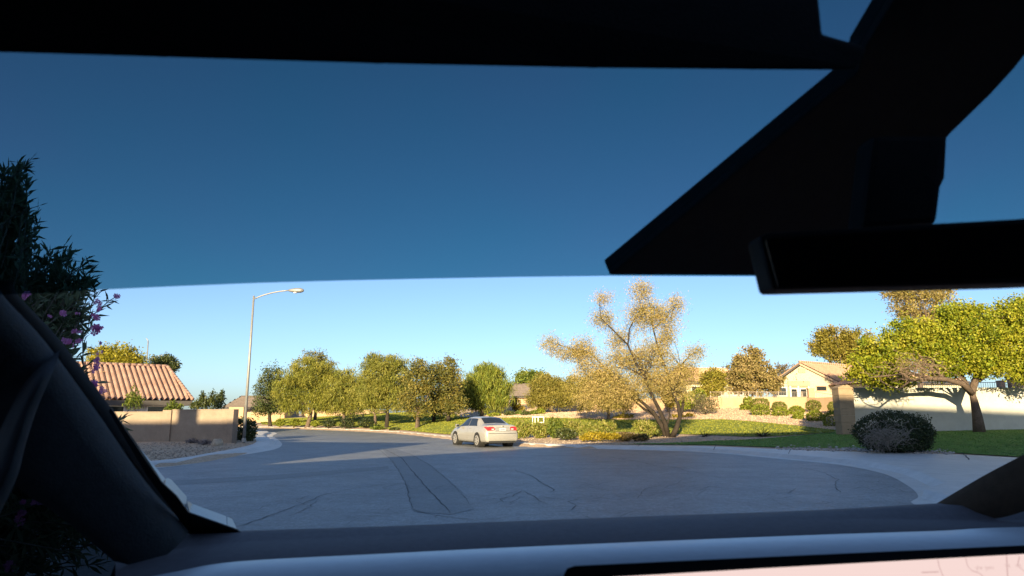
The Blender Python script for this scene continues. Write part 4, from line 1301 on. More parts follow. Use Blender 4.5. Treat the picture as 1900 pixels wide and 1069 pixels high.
for i, (u, v, ru, rv, Y, lab) in enumerate(RB):
    shrub('round_bush', lab, 'bush', u, Y, [(u, v, ru, rv)], LIME if i not in (0, 2, 6, 8) else [(.11, .13, .026), (.18, .185, .038), (.24, .22, .06)], 1500, .13, .5, GB, 60 + i, .8, noise_amp=.05)
shrub('leafy_shrub', 'bright yellow green leafy shrub at the wall left of the round bushes', 'shrub', 1388, 61, [(1389, 748, 11, 12), (1382, 755, 9, 8)], LIME, 700, .22, .55, None, 71, .5)
shrub('grey_shrub', 'greyish rounded shrub with dark right side on the bank', 'shrub', 1310, 59, [(1306, 752, 20, 16), (1322, 752, 14, 14), (1300, 742, 16, 12)], [(.10, .10, .045), (.16, .145, .07), (.22, .18, .10)], 1700, .14, .5, None, 72, .5)
shrub('leafy_shrub', 'tall bright green shrub right of the palo verde stems', 'shrub', 1282, 62, [(1282, 742, 22, 16), (1268, 752, 16, 12), (1296, 733, 14, 14)], LIME, 1500, .2, .55, None, 73, .5)
shrub('leafy_shrub', 'yellow shrub seen between the palo verde stems', 'shrub', 1240, 64, [(1242, 742, 12, 18)], YELLOW, 700, .2, .55, None, 74, .5)
shrub('ground_shrub', 'low golden ground shrub below the palo verde stems', 'shrub', 1262, 58, [(1262, 773, 20, 5), (1280, 770, 10, 4)], YELLOW, 500, .16, .5, None, 75, .4)
shrub('ground_shrub', 'low golden ground shrub on the bank left of the palo verde', 'shrub', 1160, 60, [(1160, 772, 18, 5), (1145, 775, 10, 3)], YELLOW, 500, .16, .5, None, 76, .4)
shrub('yellow_shrub', 'bright yellow shrub between the acacia and the leaning mesquite', 'shrub', 957, 76, [(956, 748, 12, 13), (963, 757, 12, 8)], YELLOW, 900, .2, .5, None, 77, .5)
for i, (u, v, ru, rv, Y, lab, pal) in enumerate((
        (946, 769, 11, 7, 66, 'dark mound shrub on the bank right above the sedan roof', DARK), (963, 767, 7, 6, 67, 'small green mound shrub third from the sedan on the bank', GREEN), (975, 769, 9, 7, 65, 'dark mound shrub above the white frame', DARK),
        (990, 767, 8, 6, 66, 'green mound shrub above the right half of the white frame', GREEN), (1003, 765, 9, 7, 67, 'light mound shrub left of the slanted trunk', LIME), (917, 770, 13, 4, 66, 'flat yellow shrub peeking over the sedan roof', LIME),
        (1004, 757, 6, 4, 74, 'little brown shrub below the mesquite crown', PINE), (818, 778, 10, 6, 76, 'yellow green shrub between the two pine trunks', LIME))):
    shrub('mound_shrub', lab, 'shrub', u, Y, [(u, v, ru, rv)], pal, 420, .2, .5, 'small shrubs on the gravel bank', 80 + i, .6)

# hedge beside the sedan
GH = 'flowering shrubs in the bed beside the sedan'
HB = [
    (972, 797, 16, 16, 41.5, HEDGE, 'yellow green flowering shrub nearest the sedan'), (1002, 799, 18, 16, 41, HEDGE, 'dense flowering shrub under the white frame'),
    (1030, 795, 15, 19, 40.5, GREEN, 'tall greener shrub left of the dark mound'), (1063, 796, 22, 17, 41.5, HEDGE, 'pale flowering shrub behind the dark mound'),
    (1088, 800, 15, 14, 40.5, HEDGE, 'ragged shrub with pale tips right of the dark mound'),
    (1124, 798, 22, 18, 39, HEDGE, 'wide flowering shrub in the middle of the bed'), (1195, 797, 24, 18, 41, HEDGE, 'tall flowering shrub beside the palo verde stems'),
]
for i, (u, v, ru, rv, Y, pal, lab) in enumerate(HB):
    shrub('flowering_shrub', lab, 'shrub', u, Y, [(u, v, ru, rv), (u - ru * .4, v - rv * .3, ru * .5, rv * .75), (u + ru * .45, v - rv * .2, ru * .5, rv * .75)], pal, 2100, .15, .34, GH, 90 + i, .5, up=.7, noise_amp=.1)
shrub('dark_mound', 'dark green dome bush in the middle of the flowering shrubs', 'bush', 1050, 38.5, [(1048, 804, 17, 10), (1058, 806, 15, 8)], DARK, 1500, .11, .5, None, 98, .8, 'leaf_gloss')
shrub('low_lantana', 'low yellow flowering ground shrub spreading towards the kerb', 'shrub', 1105, 37, [(1105, 809, 24, 8), (1135, 810, 18, 7), (1085, 813, 12, 5)], YELLOW, 2200, .1, .5, None, 99, .5)
shrub('low_lantana', 'low brownish ground shrub in front of the palo verde base', 'shrub', 1170, 37.5, [(1160, 810, 22, 8), (1190, 812, 18, 7)], [(.09, .085, .025), (.16, .12, .035), (.2, .14, .07)], 1900, .1, .5, None, 100, .5)
shrub('dark_shrub', 'dark green shrub tucked behind the palo verde stems', 'shrub', 1222, 42.5, [(1220, 798, 17, 14)], DARK, 900, .13, .5, None, 101, .6)
# shrubs under the park trees
for i, (u, v, ru, rv, Y, pal, lab) in enumerate((
        (520, 784, 10, 7, 78, LIME, 'bright green shrub left of the mesquite trunk, nearer the pine'), (547, 784, 11, 7, 76, LIME, 'bright green shrub right beside the mesquite trunk'), (585, 786, 8, 5, 73, LIME, 'small pale shrub right of the slanting mesquite trunk'),
        (612, 786, 13, 8, 70, [(.02, .035, .014), (.035, .05, .018), (.06, .07, .025)], 'dark round shrub, left one of the dark trio'), (644, 785, 16, 10, 69, [(.02, .035, .014), (.035, .05, .018), (.06, .07, .025)], 'widest dark shrub in the middle of the dark trio'), (681, 785, 17, 9, 68, [(.02, .035, .014), (.035, .05, .018), (.06, .07, .025)], 'dark shrub beside the thin trunk, right one of the trio'),
        (733, 797, 11, 4, 62, DARK, 'flat dark plant at the kerb below the tall mesquite'), (700, 794, 14, 3, 64, GREEN, 'low grassy plant behind the kerb under the mesquite'))):
    shrub('park_shrub', lab, 'shrub', u, Y, [(u, v, ru, rv)], pal, 620, .19, .5, 'shrubs along the far kerb', 110 + i, .6)
shrub('dry_shrub', 'dry straw coloured shrubs behind the dark trio', 'shrub', 650, 84, [(640, 772, 20, 8), (665, 770, 16, 8)], [(.25, .2, .11), (.33, .26, .16)], 700, .22, .3, None, 120, .5)
# left side greenery
shrub('hedge_bush', 'dark green leafy bush at the end of the tan wall behind the lamp', 'bush', 455, 38.5, [(448, 796, 15, 25), (464, 798, 12, 23), (457, 806, 18, 16)], DARK, 2600, .13, .5, None, 121, .6, 'leaf_gloss', base=on_ground(456, 38.5))
for i, (u, vs_, Y, lab, pal) in enumerate(((248, (738, 12, 24), 39.5, 'leggy dark green shrub rising in front of the tile roof eave', GREEN), (322, (752, 14, 10), 40, 'low climbing shrub behind the wall under the eave end', GREEN))):
    shrub('yard_shrub', lab, 'shrub', u, Y, [(u, vs_[0], vs_[1] * .55, vs_[2]), (u - 9, vs_[0] + 8, 8, 14), (u + 10, vs_[0] + 7, 8, 14)], pal, 900, .14, .4, 'shrubs rising behind the tan wall', 122 + i, .3, up=.5, noise_amp=.25, base=on_ground(u, Y))
shrub('yard_shrub', 'broad ragged shrub behind the tan wall between roof and lamp', 'shrub', 395, 40, [(380, 748, 20, 14), (405, 746, 14, 16), (376, 736, 5, 12), (394, 736, 6, 14), (412, 735, 5, 14), (362, 752, 12, 10)], DARK, 2600, .14, .4, 'shrubs rising behind the tan wall', 125, .3, up=.5, noise_amp=.2, base=on_ground(395, 40))
for i, (u, v, ru, rv, Y, lab) in enumerate(((357, 820.5, 13, 4.5, 35, 'dried purple grey shrub, left one of two near the wall'), (380, 823.5, 13, 5.5, 33.8, 'dried purple grey shrub beside the pale boulder'))):
    shrub('dried_shrub', lab, 'shrub', u, Y, [(u, v - 1.5, ru, rv + 1.5)], [(.13, .11, .11), (.22, .19, .19), (.40, .35, .35)], 800, .08, .3, 'dried shrubs on the gravel yard', 130 + i, .3, up=.6)
# weeds on the lawn
def weed(label, u, v, n, size, seed):
    rng = np.random.default_rng(seed)
    b = G(u, v); t = thing('dead_weed', label, 'weed', b)
    mb = MB()
    for k in range(n):
        d = Vector((rng.normal(0, 1), rng.normal(0, .6), abs(rng.normal(.3, .6)) + .1)).normalized() * size * rng.uniform(.4, 1)
        mb.tube(limb_path(b, b + d, rng, .2, 3), [.02, .016, .012, .005], 4)
    mb.build('stem', M['bark_d'], t)
weed('small dark dead weed on the edge of the lawn', 1308, 811, 14, .55, 1)
weed('upright dark weed with one tall stalk on the lawn edge', 1415, 811, 26, .75, 2)

# boulder
def boulder(label, c, s, seed):
    bm = bmesh.new(); bmesh.ops.create_icosphere(bm, subdivisions=3, radius=1)
    rng = random.Random(seed); ph = [rng.uniform(0, 6) for _ in range(6)]
    for v in bm.verts:
        k = 1 + .12 * math.sin(v.co.x * 3 + ph[0]) + .1 * math.sin(v.co.y * 4 + ph[1]) + .1 * math.sin(v.co.z * 4 + ph[2]) + .05 * math.sin(v.co.x * 9 + ph[3])
        v.co *= k
        v.co.z = min(v.co.z, .62)
        v.co = Vector((v.co.x * s[0], v.co.y * s[1], v.co.z * s[2]))
    me = bpy.data.meshes.new('boulder'); bm.to_mesh(me); bm.free()
    me.polygons.foreach_set('use_smooth', [True] * len(me.polygons))
    o = link('boulder', me, M['rock']); o.location = c
    return tag(o, label, 'rock')
p = at(402, 828, 33.2); boulder('pale flat topped boulder on the gravel near the wall end', (p.x, p.y, gz(p.x, p.y) + .1), (.27, .3, .32), 4)

# white metal frame behind the hedge
p0, p1 = at(987.5, 784, 46), at(1009.5, 784, 46)
zt_, zb_ = zat(773, 46), zat(784, 46)
t = thing('metal_frame', 'small white rectangular metal frame standing behind the flowering shrubs', 'frame', ((p0.x + p1.x) / 2, 46, gz((p0.x + p1.x) / 2, 46)))
gzf = gz(p0.x, 46)
for z in (zt_ - .03, zb_):
    mb = MB(); mb.box(((p0.x + p1.x) / 2, 46, z), (p1.x - p0.x, .05, .05)); mb.build('rail', M['white_paint'], t)
for f in (0.03, .24, .5, .97):
    x = p0.x + (p1.x - p0.x) * f
    mb = MB(); mb.box((x, 46.005, (zt_ + gzf - .1) / 2), (.045, .045, zt_ - gzf + .1)); mb.build('post', M['white_paint'], t)

# ------------------------------------------------------------------ sedan
def sedan():
    HD = R(27.0)                                   # nose turned left of straight ahead
    fwd = Vector((-math.sin(HD), math.cos(HD), 0)); lft = Vector((-fwd.y, fwd.x, 0))
    rw = gp(888.5, 829.5)                          # rear left wheel contact
    org = rw - fwd * .98 - lft * .80
    # local axes: x forward, y left
    ang = math.atan2(fwd.y, fwd.x)
    t = thing('sedan', 'pale beige silver four door sedan parked at the sunny kerb', 'car', (org.x, org.y, 0.0), rz=ang)
    ST = [  # x, w, zb, z3, wb, zbelt, wr, zr, zt, dx_upper
        (0.00, .80, .30, .60, .74, .84, .60, 1.02, 1.045, .07),
        (0.10, .875, .25, .62, .80, .90, .66, 1.045, 1.075, .04),
        (0.45, .905, .23, .64, .83, .955, .67, 1.06, 1.10, .0),
        (0.78, .91, .22, .64, .835, .965, .665, 1.10, 1.14, .0),
        (1.42, .91, .21, .64, .835, .965, .585, 1.365, 1.425, .0),
        (2.10, .91, .21, .64, .835, .955, .585, 1.40, 1.465, .0),
        (2.72, .91, .21, .64, .835, .94, .575, 1.37, 1.435, .0),
        (3.52, .905, .21, .63, .83, .91, .68, .985, 1.035, .0),
        (4.15, .89, .22, .60, .79, .83, .62, .90, .935, .0),
        (4.60, .82, .24, .55, .70, .71, .50, .77, .79, .0),
        (4.80, .60, .30, .48, .50, .58, .36, .61, .62, .0),
    ]
    def ring(k):
        x, w, zb, z3, wb, zbl, wr, zr, zt, dx = k
        return [(x, 0, zb), (x, w * .84, zb), (x, w * .985, zb + .13), (x + dx * .1, w, z3), (x + dx * .5, wb, zbl), (x + dx, wr, zr), (x + dx, 0, zt)]
    RG = np.array([ring(k) for k in ST], float)
    ns, nr = RG.shape[:2]
    def crm(P, f):
        i = int(min(max(math.floor(f), 0), len(P) - 2)); u = f - i
        p1, p2 = P[i], P[i + 1]
        p0 = P[i - 1] if i > 0 else 2 * p1 - p2
        p3 = P[i + 2] if i + 2 < len(P) else 2 * p2 - p1
        m1, m2 = (p2 - p0) * .32, (p3 - p1) * .32
        return (2 * u ** 3 - 3 * u ** 2 + 1) * p1 + (u ** 3 - 2 * u ** 2 + u) * m1 + (-2 * u ** 3 + 3 * u ** 2) * p2 + (u ** 3 - u ** 2) * m2
    def surf(s, r, side=1):
        row = np.array([crm(RG[:, j], s) for j in range(nr)])
        p = crm(row, r)
        return Vector((p[0], p[1] * side, p[2]))
    def normal(s, r, side):
        e = .02
        a = surf(s + e, r, side) - surf(s - e, r, side); b = surf(s, min(r + e, 6), side) - surf(s, r - e, side)
        n = a.cross(b)
        n = n.normalized() if n.length > 1e-9 else Vector((0, 0, 1))
        c = surf(s, r, side) - Vector((2.3, 0, .7))
        return n if n.dot(c) > 0 else -n
    W = Matrix.Translation(org) @ Matrix.Rotation(ang, 4, 'Z')
    def emit(name, V, F, m, parent, smooth=True, recalc=True):
        me = mesh_from(name, [W @ Vector(v) for v in V], F, smooth)
        bm = bmesh.new(); bm.from_mesh(me)
        bmesh.ops.remove_doubles(bm, verts=bm.verts, dist=1e-4)
        bmesh.ops.recalc_face_normals(bm, faces=bm.faces); bm.to_mesh(me); bm.free()
        me.polygons.foreach_set('use_smooth', [smooth] * len(me.polygons))
        return link(name, me, m, parent)
    # body shell
    A, Bn = 60, 30
    V, F = [], []
    full = []
    for i in range(A + 1):
        s = (ns - 1) * i / A
        half = [surf(s, 6 * j / Bn) for j in range(Bn + 1)]
        loop = half + [Vector((p.x, -p.y, p.z)) for p in half[-2:0:-1]]
        full.append(loop)
    m = len(full[0])
    for lp in full: V += lp
    for i in range(A):
        for j in range(m):
            F.append((i * m + j, i * m + (j + 1) % m, (i + 1) * m + (j + 1) % m, (i + 1) * m + j))
    F.append(tuple(range(m))); F.append(tuple(A * m + k for k in range(m - 1, -1, -1)))
    emit('body', V, F, M['paint'], t)
    def patch(name, quad, m, parent, off=.006, n=8, side=1):
        """quad: four (s, r) corners, counter clockwise"""
        V, F = [], []
        for i in range(n + 1):
            for j in range(n + 1):
                a, b = i / n, j / n
                s = (quad[0][0] * (1 - a) + quad[1][0] * a) * (1 - b) + (quad[3][0] * (1 - a) + quad[2][0] * a) * b
                r = (quad[0][1] * (1 - a) + quad[1][1] * a) * (1 - b) + (quad[3][1] * (1 - a) + quad[2][1] * a) * b
                V.append(surf(s, r, side) + normal(s, r, side) * off)
        for i in range(n):
            for j in range(n):
                F.append((i * (n + 1) + j, (i + 1) * (n + 1) + j, (i + 1) * (n + 1) + j + 1, i * (n + 1) + j + 1))
        return emit(name, V, F, m, parent)
    for side in (1, -1):
        patch('window', [(3.55, 4.12), (5.15, 4.12), (5.15, 4.86), (4.05, 4.86)], M['glass_dark'], t, side=side)
        patch('window', [(5.22, 4.12), (6.95, 4.14), (6.12, 4.86), (5.22, 4.86)], M['glass_dark'], t, side=side)
        for s in (5.19, 6.98):   # door seams
            patch('door_seam', [(s, 2.1), (s + .012, 2.1), (s + .012, 4.05), (s, 4.05)], M['black_trim'], t, .004, 4, side)
        patch('door_seam', [(4.15, 3.0), (4.165, 3.0), (3.9, 4.05), (3.885, 4.05)], M['black_trim'], t, .004, 4, side)
        patch('side_moulding', [(3.95, 2.62), (6.95, 2.62), (6.95, 2.70), (3.95, 2.70)], M['paint'], t, .014, 6, side)
        for s in (4.55, 6.0):
            patch('door_handle', [(s, 3.72), (s + .28, 3.72), (s + .28, 3.80), (s, 3.80)], M['paint'], t, .03, 3, side)
        # tail light wraps round the corner
        patch('tail_light', [(.02, 3.55), (1.75, 4.05), (1.55, 4.30), (.02, 4.62)], M['red_lens'], t, .008, 8, side)
    # rear screen and windscreen
    for nm, s0, s1 in (('rear_window', 3.06, 3.94), ('windscreen', 6.08, 6.95)):
        V, F = [], []
        n = 12
        for i in range(n + 1):
            for j in range(2 * n + 1):
                s = s0 + (s1 - s0) * i / n
                b = (j - n) / n
                side = 1 if b >= 0 else -1
                r = 6 - abs(b) * .82
                V.append(surf(s, r, side) + normal(s, min(r, 5.97), side) * .006)
        for i in range(n):
            for j in range(2 * n):
                k = 2 * n + 1
                F.append((i * k + j, (i + 1) * k + j, (i + 1) * k + j + 1, i * k + j + 1))
        emit(nm, V, F, M['glass_dark'], t)
    # rear face fittings
    def lbox(name, c, s, m, parent=t, taper=1.0, smooth=False):
        v, f = box_vf(c, s, 0, taper)
        return emit(name, v, f, m, parent, smooth)
    for side in (1, -1):
        V = [(-.012, side * .42, .83), (-.012, side * .76, .80), (.03, side * .77, .93), (.055, side * .70, .985), (.05, side * .50, .975), (.03, side * .42, .95)]
        V += [(x + .06, y, z) for x, y, z in V]
        n = 6
        F = [tuple(range(n)), tuple(range(2 * n - 1, n - 1, -1))] + [(i, i + n, (i + 1) % n + n, (i + 1) % n) for i in range(n)]
        emit('tail_light', V, F, M['red_lens'], t, False)
        lbox('reverse_lamp', (-.006, side * .52, .865), (.02, .12, .035), M['white_paint'])
    lbox('plate_recess', (.0, 0, .86), (.03, .80, .155), M['rim'])
    pl = lbox('licence_plate', (-.022, 0, .85), (.012, .32, .13), M['plate'])
    for k in range(6):
        lbox('plate_character', (-.030, -.1 + k * .04, .845), (.004, .024, .06), M['plate_ink'], pl)
    lbox('trunk_trim', (.012, 0, .955), (.04, .66, .025), M['rim'])
    # badge
    V, F = [], []
    for i in range(14):
        a = i / 14 * 2 * math.pi
        V += [(-.0, math.cos(a) * .055, 1.0 + math.sin(a) * .035), (.03, math.cos(a) * .055, 1.0 + math.sin(a) * .035)]
    F = [(2 * i, 2 * ((i + 1) % 14), 2 * ((i + 1) % 14) + 1, 2 * i + 1) for i in range(14)] + [tuple(2 * i for i in range(14))]
    emit('badge', V, F, M['rim'], t)
    lbox('bumper_seam', (-.004, 0, .665), (.012, 1.5, .012), M['black_trim'])
    lbox('lower_bumper', (.16, 0, .265), (.36, 1.42, .10), M['black_trim'])
    lbox('underbody', (2.4, 0, .24), (4.0, 1.45, .14), M['black_trim'])
    V = MB().tube([(-.02, -.52, .25), (.4, -.52, .25)], .04, 10); emit('exhaust_pipe', V.v, V.f, M['galv'], t)
    lbox('muffler', (.35, -.45, .25), (.4, .35, .14), M['black_trim'])
    # mirrors
    for side in (1, -1):
        mb = MB(); mb.box((3.30, side * .98, .99), (.12, .22, .15), 0, .8); o = emit('door_mirror', mb.v, mb.f, M['paint'], t)
        mb = MB(); mb.box((3.236, side * .985, .99), (.01, .17, .11)); emit('mirror_glass', mb.v, mb.f, M['glass_dark'], o, False)
    # wheels
    def disc(x, y0, y1, r0, r1, n=24):
        V = []
        for k in range(n):
            a = 2 * math.pi * k / n
            V += [(x + math.cos(a) * r0, y0, .325 + math.sin(a) * r0), (x + math.cos(a) * r1, y1, .325 + math.sin(a) * r1)]
        F = [(2 * k, 2 * ((k + 1) % n), 2 * ((k + 1) % n) + 1, 2 * k + 1) for k in range(n)]
        F += [tuple(2 * k for k in range(n)), tuple(2 * k + 1 for k in range(n - 1, -1, -1))]
        return V, F
    for x in (.98, 3.76):
        for side in (1, -1):
            V, F = disc(x, side * .62, side * .918, .385, .385)
            emit('wheel_arch', V, F, M['black_trim'], t, False)
            V, F = disc(x, side * .70, side * .925, .325, .325)
            mbt = MB(); mbt.add(V, F)
            V2 = []
            w = emit('wheel', V, F, M['tyre'], t, False)
            V, F = disc(x, side * .92, side * .935, .245, .225)
            rim = emit('rim', V, F, M['rim'], w, False)
            for k in range(7):
                a = 2 * math.pi * k / 7
                cx, cz = x + math.cos(a) * .15, .325 + math.sin(a) * .15
                V = []
                n = 8
                for j in range(n):
                    b = 2 * math.pi * j / n
                    V += [(cx + math.cos(b) * .038, side * .936, cz + math.sin(b) * .038), (cx + math.cos(b) * .038, side * .932, cz + math.sin(b) * .038)]
                F = [(2 * j, 2 * ((j + 1) % n), 2 * ((j + 1) % n) + 1, 2 * j + 1) for j in range(n)] + [tuple(2 * j for j in range(n))]
                MBx = emit('rim_hole', V, F, M['black_trim'], w, False)
    return t
sedan()

# ------------------------------------------------------------------ oleander by the driveway
def oleander():
    rng = np.random.default_rng(201)
    Y0 = 6.3
    base = Vector((at(40, 900, Y0).x - .5, Y0, 0)); base.z = .1
    t = thing('oleander_bush', 'tall dark oleander bush with pink flowers beside the left windscreen pillar', 'bush', base)
    # silhouettes: shoots end inside these lobes
    lobes = [(-60, 420, 115, 140, .2), (40, 505, 105, 62, 0), (95, 620, 88, 90, -.1), (120, 560, 62, 40, -.2), (-60, 640, 150, 140, .1), (130, 700, 48, 45, -.2), (-120, 820, 240, 190, 0), (-40, 1000, 260, 160, -.2), (30, 330, 26, 42, 0), (105, 488, 62, 44, 0), (145, 522, 34, 26, -.1), (35, 400, 36, 60, .1), (-10, 600, 120, 120, .5), (110, 860, 130, 150, .1)]
    px = Y0 / FPX
    mb = MB()
    LV, LC = [], []
    w = np.array([l[2] * l[3] for l in lobes], float); w /= w.sum()
    tips = []
    for l, wk in zip(lobes, w):
        n = max(30, int(1500 * wk))
        for _ in range(n):
            d = unit(rng.normal(0, 1, 3)) * (rng.uniform(0, 1) ** .4)
            c = np.array(at(l[0], l[1], Y0 + l[4]))
            tip = c + d * np.array([l[2] * px, (l[2] + l[3]) * .5 * px * .8, l[3] * px])
            if tip[2] < .25: continue
            out = unit(tip - np.array([base.x, base.y, base.z + .5]) + rng.normal(0, .35, 3))
            Ls = rng.uniform(.35, .75)
            s = tip - out * Ls + np.array([0, 0, -.05])
            mid = (s + tip) / 2 + rng.normal(0, .03, 3)
            mb.tube([s, mid, tip], [.007, .005, .003], 4)
            tips.append((tip, out))
            nl = int(rng.integers(14, 24))
            f = np.sort(rng.uniform(.1, 1, nl))[:, None]
            P = s * (1 - f) ** 2 + 2 * mid * f * (1 - f) + tip * f ** 2
            ax = unit(out * .9 + rng.normal(0, .75, (nl, 3)))
            sd_ = unit(np.cross(ax, rng.normal(0, 1, (nl, 3))))
            LL = rng.uniform(.09, .17, (nl, 1)); Wd = LL * .095
            a = P; m_ = P + ax * LL * .5; e = P + ax * LL
            e[:, 2] -= .012
            LV.append(np.stack([a, m_ + sd_ * Wd, e, m_ - sd_ * Wd], 1).reshape(-1, 3))
            k = rng.uniform(0, 1, (nl, 1))
            LC.append(np.repeat(np.array([.09, .135, .065]) * (1 - k) + np.array([.24, .28, .16]) * k, 4, 0))
    # main canes
    for k in range(60):
        tip, out = tips[rng.integers(0, len(tips))]
        b = base + Vector((rng.normal(0, .35), rng.normal(0, .3), -.05))
        mb.tube(limb_path(b, tip - out * .4, rng, .08, 5), [.022, .019, .016, .013, .01, .007], 5)
    # one wiry spray reaching right past the roof edge of the picture
    for pth in ([(150, 600), (185, 575), (200, 560), (215, 551)], [(165, 575), (178, 548), (183, 540)], [(40, 470), (60, 440), (75, 405)], [(20, 330), (45, 310), (60, 292)], [(120, 520), (150, 495), (178, 492)], [(0, 420), (30, 395), (72, 382)]):
        P = [Vector(at(u, v, Y0 - .2)) for u, v in pth]
        mb.tube(P, [.007] + [.005] * (len(P) - 2) + [.003], 4)
        for a_, b_ in zip(P, P[1:]):
            for q in range(5):
                p = np.array(a_.lerp(b_, rng.uniform(0, 1))); ax = unit(np.array(b_ - a_) * 6 + rng.normal(0, .5, 3)); sd_ = unit(np.cross(ax, rng.normal(0, 1, 3)))
                LL = rng.uniform(.07, .12)
                LV.append(np.stack([p, p + ax * LL * .5 + sd_ * LL * .08, p + ax * LL, p + ax * LL * .5 - sd_ * LL * .08]))
                LC.append(np.tile(np.array([.05, .065, .03]), (4, 1)))
    mb.build('cane', M['twig_g'], t)['kind'] = 'stuff'
    f = link('foliage', fast_mesh('foliage', np.concatenate(LV), 4, np.concatenate(LC)), M['leaf_gloss'], t); f['kind'] = 'stuff'
    # flower heads, each its own part
    M['petal'] = leaf_mat('pink_petal', .55, .6, .2)
    fl = [(180, 560, 1.0), (181, 572, 1.1), (178, 588, 1.2), (115, 583, 1.1), (182, 612, 1.5), (176, 608, 1.2), (188, 612, 1.0), (143, 618, 1.0), (130, 636, 1.5), (128, 632, 1.1), (216, 551, 1.0), (186, 636, .8), (181, 668, 1.0), (178, 685, 1.2), (176, 710, 1.2), (172, 716, 1.1), (190, 727, 1.0), (182, 722, .9), (50, 549, 1.3), (95, 586, .7),
          (47, 930, 1.1), (68, 932, 1.2), (38, 952, 1.3), (37, 962, 1.2), (40, 970, 1.0), (12, 1052, 1.4), (20, 1055, 1.2), (145, 580, .7), (186, 655, .8)]
    for i, (u, v, k) in enumerate(fl):
        c = Vector(at(u, v, Y0 - (.75 if u < 170 else .5)))
        VV, CC = [], []
        nf = 2 if k < 1 else 4
        for q in range(nf):
            cc = np.array(c) + rng.normal(0, .012 * k, 3)
            n = unit(np.array([rng.normal(0, .5), -1, rng.normal(.1, .5)]))
            a = unit(np.cross(n, rng.normal(0, 1, 3))); b = np.cross(n, a)
            r = .020 * k
            for p_ in range(5):
                th = 2 * math.pi * p_ / 5
                d = a * math.cos(th) + b * math.sin(th); s = -a * math.sin(th) + b * math.cos(th)
                VV.append(np.stack([cc, cc + d * r * .7 + s * r * .42 + n * r * .15, cc + d * r * 1.1 + n * r * .05, cc + d * r * .7 - s * r * .42 + n * r * .15]))
                CC.append(np.tile(np.array([.80, .30, .58]) * rng.uniform(.85, 1.15), (4, 1)))
        link('flower', fast_mesh('flower', np.concatenate(VV), 4, np.concatenate(CC)), M['petal'], t)
oleander()

# ------------------------------------------------------------------ the car we sit in
cab = thing('car_cabin', 'dark inside of the car with dashboard, windscreen, mirror and pillars around the view', 'car interior', (0, 0, 0))
WA, WB, WC = at(350, 988, 1.06), at(1750, 930, 1.30), at(900, 120, .58)
wn_ = (WB - WA).cross(WC - WA).normalized()
if wn_.y < 0: wn_ = -wn_                                # outward
def onW(u, v, off=0.0):
    """spot on the raked windscreen, moved OFF metres towards the cabin"""
    d = ray(u, v)
    o = Vector((0, 0, CAM_Z))
    s = (WA - wn_ * off - o).dot(wn_) / d.dot(wn_)
    return o + d * s
def wprism(name, pts, off, th, m, bevel=0.0, parent=cab):
    """plate lying on the windscreen, its face OFF inside the glass, TH thick"""
    mb = MB(); mb.prism([onW(u, v, off) for u, v in pts], wn_ * th)
    return mb.build(name, m, parent, bevel=bevel)
clear = clear_mat('clear_glass', (.965, .975, .975))
film = clear_mat('blue_tint_film', (.15, .285, .36))
_nt = film.node_tree
_tc = _nt.nodes.new('ShaderNodeTexCoord'); _nz = _nt.nodes.new('ShaderNodeTexNoise'); _nz.inputs['Scale'].default_value = 4.5; _nz.inputs['Detail'].default_value = 1.5
_rp = _nt.nodes.new('ShaderNodeValToRGB'); _rp.color_ramp.elements[0].position = .3; _rp.color_ramp.elements[1].position = .7
_rp.color_ramp.elements[0].color = (.148, .262, .318, 1); _rp.color_ramp.elements[1].color = (.118, .275, .318, 1)
_nt.links.new(_tc.outputs['Object'], _nz.inputs['Vector']); _nt.links.new(_nz.outputs['Fac'], _rp.inputs['Fac'])
_nt.links.new(_rp.outputs['Color'], [n for n in _nt.nodes if n.type == 'BSDF_TRANSPARENT'][0].inputs['Color'])
glass = wprism('windscreen', [(-160, 420), (-160, 700), (60, 700), (300, 960), (345, 1000), (700, 1000), (1500, 965), (1780, 950), (1960, 900), (2300, 740), (2700, 480), (3400, -60), (3500, -260), (-350, -260), (-300, 200)], 0.0, .005, clear)
edge = [(-220, 552), (-100, 550), (60, 545), (180, 538), (330, 531), (480, 525), (640, 520.5), (800, 517), (960, 514), (1132, 512), (1440, 513), (1600, 516), (1800, 522), (2150, 530), (2640, 548)]
top = [(3450, -240), (2150, -240), (1600, -240), (1000, -240), (400, -240), (-340, -240)]
V = [onW(u, v, .002) for u, v in edge + top]
me = mesh_from('tint_film', V, [tuple(range(len(V)))])
tf = link('tint_film', me, film, glass)
tf['label'] = 'dark blue tinted strip across the top of the windscreen'
# black printed border and camera housing
wprism('glass_border', [(205, 756), (262, 842), (300, 896), (328, 922), (350, 952), (440, 984), (460, 1000), (354, 994), (272, 882), (202, 764)], .003, .002, M['frit'], parent=glass)
wprism('camera_housing', [(1131, 511), (1592, 134), (1606, 88), (1664, -8), (1760, -260), (2100, -260), (2100, 40), (1935, 60), (1882, 128), (1838, 176), (1765, 247), (1757, 256), (1753, 330), (1738, 362), (1714, 420), (1600, 450), (1440, 512)], .012, .03, M['cabin_black'], bevel=.002)
